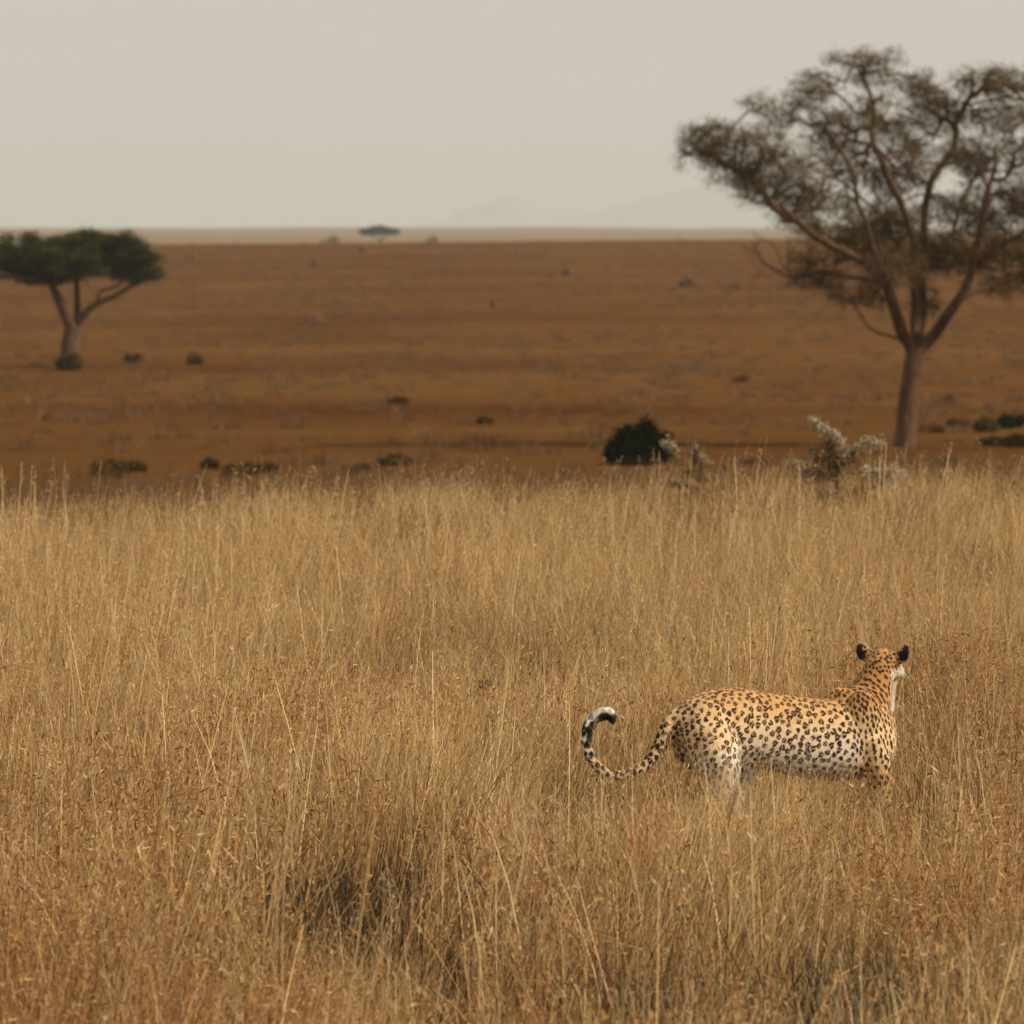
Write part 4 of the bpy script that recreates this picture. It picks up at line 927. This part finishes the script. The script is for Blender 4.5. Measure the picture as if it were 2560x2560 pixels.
        col[rim] = (.34, .23, .13); col[blk] = black; frn = e & ((Nn @ nrm) > .15) & (rr < .8); col[frn] = (.55, .45, .33)
    # nose and mouth line
    no = (hF > .150) & (hU > -.04) & (hU < -.012) & (np.abs(hS) < .016); col[no] = (.20, .09, .07)
    mo = (hF > .10) & (np.abs(hU + .052) < .0028); col[mo] = (.06, .035, .03)
    col *= (1 + .10 * (rg.uniform(size=(nv, 1)) - .5))
    a = me.color_attributes.new('col', 'FLOAT_COLOR', 'POINT'); c4 = np.ones((nv, 4), np.float32); c4[:, :3] = np.clip(col, 0, 1); a.data.foreach_set('color', c4.ravel())
    me.polygons.foreach_set('use_smooth', np.ones(len(me.polygons), bool))
    # fur: short hairs lying back along the body
    nh = 120000; hi = rg.integers(0, nv, nh); hp = V[hi] + rg.normal(0, .0012, (nh, 3)); hn = Nn[hi]
    hd = np.tile(-H * 1.0 - Z * .55, (nh, 1)); hd[is_leg[hi]] = [-.2, 0, -1]; nkm = (is_neck | is_head)[hi]; hd[nkm] = [-.35, -.2, -.9]
    tt_ = np.gradient(tq, axis=0); tm = is_tail[hi]; hd[tm] = (tt_[ti[hi]] / .012)[tm]
    hd = hd - (hd * hn).sum(1)[:, None] * hn; hd /= np.linalg.norm(hd, axis=1)[:, None] + 1e-9
    hl = rg.uniform(.005, .010, nh) * (1 + .8 * tb[hi] + .5 * (tm & (tf[hi] > .6))) * (1 - .45 * (dh[hi] < .13))
    hd = hd + hn * rg.uniform(.15, .55, (nh, 1)) + rg.normal(0, .16, (nh, 3)); hw = np.cross(hd, hn + rg.normal(0, .3, (nh, 3))); hw /= np.linalg.norm(hw, axis=1)[:, None] + 1e-9
    HV = np.stack([hp - hw * .0008, hp + hw * .0008, hp + hd * hl[:, None]], 1).reshape(-1, 3)
    hc_ = np.clip(col[hi] * rg.uniform(.82, 1.18, (nh, 1)), 0, 1); fur = mesh_np('leopard_fur', HV, np.arange(nh * 3).reshape(-1, 3), np.repeat(hc_, 3, 0))
    mt, nt, N, L = newmat('leopard_coat')
    out = N.new('ShaderNodeOutputMaterial'); pr = N.new('ShaderNodeBsdfPrincipled'); at = N.new('ShaderNodeAttribute'); at.attribute_name = 'col'
    L.new(at.outputs['Color'], pr.inputs['Base Color']); pr.inputs['Roughness'].default_value = .75; pr.inputs['Specular IOR Level'].default_value = .2
    pr.inputs['Sheen Weight'].default_value = .25; pr.inputs['Sheen Roughness'].default_value = .5
    tc = N.new('ShaderNodeTexCoord'); mp = N.new('ShaderNodeMapping'); mp.inputs['Scale'].default_value = (60, 60, 260); nz = N.new('ShaderNodeTexNoise'); nz.inputs['Detail'].default_value = 3; nz.inputs['Scale'].default_value = 2
    L.new(tc.outputs['Object'], mp.inputs[0]); L.new(mp.outputs[0], nz.inputs['Vector'])
    bp = N.new('ShaderNodeBump'); bp.inputs['Strength'].default_value = .5; bp.inputs['Distance'].default_value = .004; L.new(nz.outputs['Fac'], bp.inputs['Height']); L.new(bp.outputs[0], pr.inputs['Normal'])
    L.new(pr.outputs[0], out.inputs[0])
    root = empty('leopard', O); tag(root, 'spotted leopard standing in the grass, tail curled up, head turned away to the right', 'leopard')
    me.materials.clear(); link_mesh('body', me, mt, root); link_mesh('fur', fur, leaf_material('leopard_fur', .15, rough=.7, spec=.15), root)
    # eyes
    em, nt, N, L = newmat('amber_eye'); out = N.new('ShaderNodeOutputMaterial'); pr = N.new('ShaderNodeBsdfPrincipled'); pr.inputs['Base Color'].default_value = (.35, .25, .05, 1); pr.inputs['Roughness'].default_value = .08; L.new(pr.outputs[0], out.inputs[0])
    dm, nt, N, L = newmat('dark_pupil'); out = N.new('ShaderNodeOutputMaterial'); pr = N.new('ShaderNodeBsdfPrincipled'); pr.inputs['Base Color'].default_value = (.01, .01, .01, 1); pr.inputs['Roughness'].default_value = .1; L.new(pr.outputs[0], out.inputs[0])
    for sg in (1, -1):
        c = hc + Sr * sg * .034 + Fw * .074 + Up * .004
        bm = bmesh.new(); bmesh.ops.create_uvsphere(bm, u_segments=16, v_segments=10, radius=.0105); mem = bpy.data.meshes.new('eye'); bm.to_mesh(mem); bm.free()
        e = link_mesh('eye', mem, em, root, c)
        bm = bmesh.new(); bmesh.ops.create_uvsphere(bm, u_segments=12, v_segments=8, radius=.0045); mem = bpy.data.meshes.new('pupil'); bm.to_mesh(mem); bm.free()
        link_mesh('pupil', mem, dm, e, (Fw + Sr * sg * .3) * .0078)
    # whiskers
    wm, nt, N, L = newmat('whisker_hair'); out = N.new('ShaderNodeOutputMaterial'); pr = N.new('ShaderNodeBsdfPrincipled'); pr.inputs['Base Color'].default_value = (.8, .78, .7, 1); L.new(pr.outputs[0], out.inputs[0])
    for sg in (1, -1):
        for k in range(4):
            Vw = []; Fs = []; nw = 0
            p0 = hc + Sr * sg * .036 + Fw * (.118 + .01 * (k % 3)) - Up * (.034 + .005 * (k // 3)); dr = Sr * sg * (.9) + Fw * .15 * (k % 3) - Up * (.25 + .12 * k); dr /= np.linalg.norm(dr)
            for s in range(6):
                f = s / 5; c = p0 + dr * .035 * f - Z * .03 * f * f; wd = .00035 * (1 - f * .7)
                Vw += [c + Up * wd, c - Up * wd * .5 + Fw * wd, c - Up * wd * .5 - Fw * wd]
            for s in range(5):
                b0 = nw + s * 3
                Fs += [(b0 + q, b0 + (q + 1) % 3, b0 + 3 + (q + 1) % 3, b0 + 3 + q) for q in range(3)]
            link_mesh('whisker', mesh_np('whisker', Vw, np.array(Fs)), wm, root)
    print('leopard verts', nv, 'spots', n)
build_leopard()
